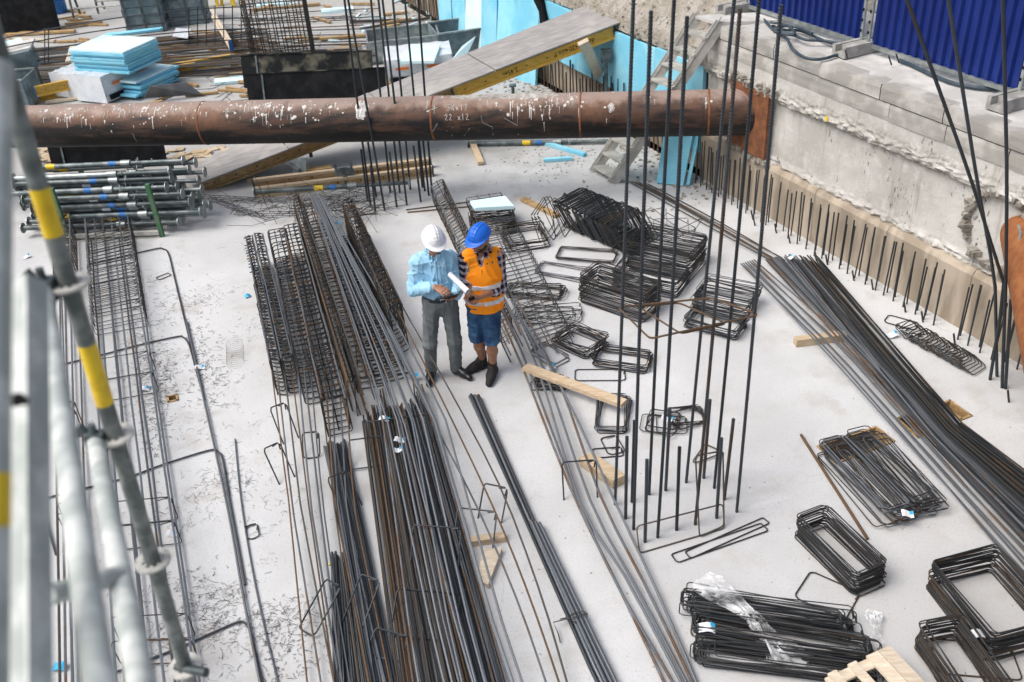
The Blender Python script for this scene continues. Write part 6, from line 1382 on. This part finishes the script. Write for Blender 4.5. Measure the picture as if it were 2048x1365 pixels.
# site distribution box and grey bin at the left edge
db = thing('switch_box', G(58, 190), 'grey electrical switch box on a steel stand at the left edge', 'switch box'); c = onY(46, 118, G(58, 190)[1])
mb = MB(); mb.box(c, (.50, .28, .42), (1, .1, .12), (0, 1, .3), (0, -.3, 1)); build('cabinet', mb, M['steel_bin'], db); mb = MB(); mb.box(c + V3(-.01, .02, .23), (.56, .34, .05), (1, .1, .12), (0, 1, .3), (0, -.3, 1)); build('canopy', mb, M['ledge'], db)
for k in (-.15, .2): mb = MB(); mb.tube([V3(c[0] + k, c[1], 0), c + V3(k, 0, -.15)], .03, 6); build('leg', mb, M['galv_dark'], db)
crate(G(40, 215) + V3(0, .1, 0), (1, .05, 0), .62, .75, .55, 'blue grey steel bin at the left edge behind the scaffold', 'steel_bin')
# top row: crates, frames, blue tub, bottle
def slat_crate(c, nm):
    t = thing('stacked_crate', c, nm, 'crate', 'grey stacked crates'); X, Y = _unit(V3(1, .12, 0)), _unit(V3(-.12, 1, 0))
    for k in range(5): mb = MB(); mb.box(c + V3(0, 0, .11 + .2 * k), (.95 - .04 * (k % 2), .7 - .04 * (k % 2), .19), X, Y); build('crate_tier', mb, M['steel_bin'], t)
    for sx in (-.4, 0, .4): mb = MB(); mb.box(c + X * sx - Y * .37 + V3(0, 0, .5), (.04, .02, 1.0), X, Y); build('rib', mb, M['galv_dark'], t)
slat_crate(G(293, 66) + V3(0, .3, 0), 'stack of blue grey crates at the top edge above the foam stack'); slat_crate(G(375, 52) + V3(0, .4, 0), 'stack of grey crates at the top edge right of the blue grey one')
mb = MB(); g = G(116, 26); mb.tube([g, g + V3(0, 0, .1), g + V3(0, 0, .8)], [.24, .26, .28], 16); build('blue_tub', mb, M['blue_tag'], smooth=True, label='dark blue tub beside the large black sheet at the top left', cat='tub')
mb = MB(); g = G(133, 24); mb.tube([g, g + V3(0, 0, .16), g + V3(0, 0, .22), g + V3(0, 0, .27)], [.045, .045, .018, .018], 10); build('water_bottle', mb, M['cyan_tag'], smooth=True, label='blue water bottle standing on the slab at the top left', cat='bottle')
for i, (x, y, w) in enumerate(((205, 34, 1.3), (240, 20, 1.0))):
    g = G(x, y); t = thing('trestle', g, ('green grey steel trestle at the top edge right of the bottle', 'steel trestle standing behind the first one at the top edge')[i], 'trestle', 'steel trestles')
    for k in (-w / 2, w / 2): 
        for q in (-.25, .25): mb = MB(); mb.tube([g + V3(k, q, 0), g + V3(k, q * .3, 1.0)], .03, 6); build('leg', mb, M['galv_dark'], t)
    mb = MB(); mb.bar(g + V3(-w / 2, 0, 1.0), g + V3(w / 2, 0, 1.0), .08, .06); build('top_bar', mb, M['galv_dark'], t); mb = MB(); mb.tube([g + V3(-w / 2, -.2, .3), g + V3(w / 2, -.2, .3)], .025, 6); build('stretcher', mb, M['alu'], t)
for i, (x, y) in enumerate(((425, 14), (455, 10), (478, 12))):
    g = G(x, y); t = thing('concrete_clamp', g, ('yellow steel frame at the top edge, left of three', 'yellow steel frame at the top edge, middle of three', 'yellow steel frame at the top edge, right of three')[i], 'frame', 'yellow frames')
    for k in (-.14, .14): mb = MB(); mb.bar(g + V3(k, 0, 0), g + V3(k * .7, .1, .7), .07, .07, (0, 1, 0)); build('upright', mb, M['yellow'], t)
    mb = MB(); mb.bar(g + V3(-.2, -.05, .3), g + V3(.2, .0, .36), .08, .10); build('cross_member', mb, M['yellow'], t)
# splintered boards under the pipe
mb = MB()
for i in range(46):
    g = G(random.uniform(235, 500) if i % 5 else random.uniform(60, 110), random.uniform(296, 322), .02 + .02 * random.random()); a = random.gauss(.1, .5); X = V3(math.cos(a), math.sin(a), random.gauss(0, .08)); Y = V3(-math.sin(a), math.cos(a), 0); L, w = random.uniform(.12, .4), random.uniform(.06, .2)
    mb.slab4(g - X * L / 2 - Y * w / 2, g + X * L / 2 - Y * w / 2 * random.uniform(.4, 1), g + X * L / 2 + Y * w / 2, g - X * L / 2 * random.uniform(.7, 1) + Y * w / 2, .012)
build('board_scraps', mb, M['cardboard'], kind='stuff', label='splintered pale board scraps lying under the pipe', cat='scraps')
mb = MB()
for i in range(60):
    g = G(random.gauss(830, 80), random.gauss(45, 28), .02); a = random.uniform(0, 6.28); X = V3(math.cos(a), math.sin(a), 0); Y = V3(-math.sin(a), math.cos(a), 0); L, w = random.uniform(.05, .35), random.uniform(.03, .08); mb.box(g, (L, w, .04), X, Y)
build('foam_scraps', mb, M['foam_pale_lit'], kind='stuff', label='scraps of blue foam littering the slab before the far wall', cat='scraps')

# more of the clutter between the stores
for i, (a, b, w, m, nm) in enumerate((((10, 70), (150, 62), .14, 'beam_tan', 'weathered board lying in front of the large black sheet'), ((30, 78), (110, 82), .10, 'wood_pale', 'pale lath lying at the left edge before the long pile'), ((90, 60), (205, 44), .10, 'beam_tan', 'brown board lying below the steel trestles'),
    ((500, 20), (640, 8), .10, 'beam_tan', 'brown board lying behind the standing column cage'), ((640, 78), (740, 70), .12, 'beam_tan', 'board lying right of the standing column cage'), ((655, 100), (700, 96), .16, 'wood', 'short timber right of the dark formwork panels'), ((720, 58), (860, 36), .06, 'steel_rust', 'rusty flat bar lying towards the far wall'), ((700, 44), (800, 40), .06, 'steel_dark', 'dark flat bar lying towards the far wall'))):
    plank(G(*a, .05), G(*b, .05), w, .05, nm, m, 'board' if 'bar ' not in nm else 'flat bar', 'loose_board' if 'bar ' not in nm else 'flat_bar')
for (p, nm) in (((676, 20), 'blue foam scrap block at the top edge behind the column bars'), ((545, 8), 'blue foam block at the top edge behind the standing cage'), ((470, 160), 'pale foam sheet lying left of the dark formwork panels'), ((790, 150), 'pale foam piece tucked behind the wrapped pack')):
    g = G(*p, .06); foam(g + V3(-.4, -.1, 0), g + V3(.4, -.05, 0), g + V3(.35, .2, .02), g + V3(-.45, .15, .02), .06, nm, 'foam_pale_lit')
mb = MB()
for i in range(120):
    g = G(random.uniform(400, 760), random.uniform(140, 235) if i % 2 else random.uniform(20, 110), .01); d = _unit(rng.normal(0, 1, 3) * V3(1, .5, .1)) * random.uniform(.1, .6); mb.tube([g - d, g + rng.normal(0, .04, 3) * V3(1, 1, .3), g + d], .006, 4)
build('bar_offcuts', mb, M['steel_dark'], kind='stuff', label='short bar offcuts and bent wire littering the slab between the stores', cat='scrap')

mb = MB()
for i in range(90):
    x, y = (random.uniform(300, 780), random.uniform(120, 215)) if i % 2 else (random.uniform(0, 800), random.uniform(5, 120)); g = G(x, y, .03 + .02 * random.random()); a = random.gauss(.05, .5); X = V3(math.cos(a), math.sin(a), 0); mb.box(g, (random.uniform(.15, .8), random.uniform(.04, .10), .04), X, V3(-X[1], X[0], 0))
build('timber_offcuts', mb, M['beam_tan'], kind='stuff', label='timber offcuts strewn between the stores behind the pipe', cat='offcuts')
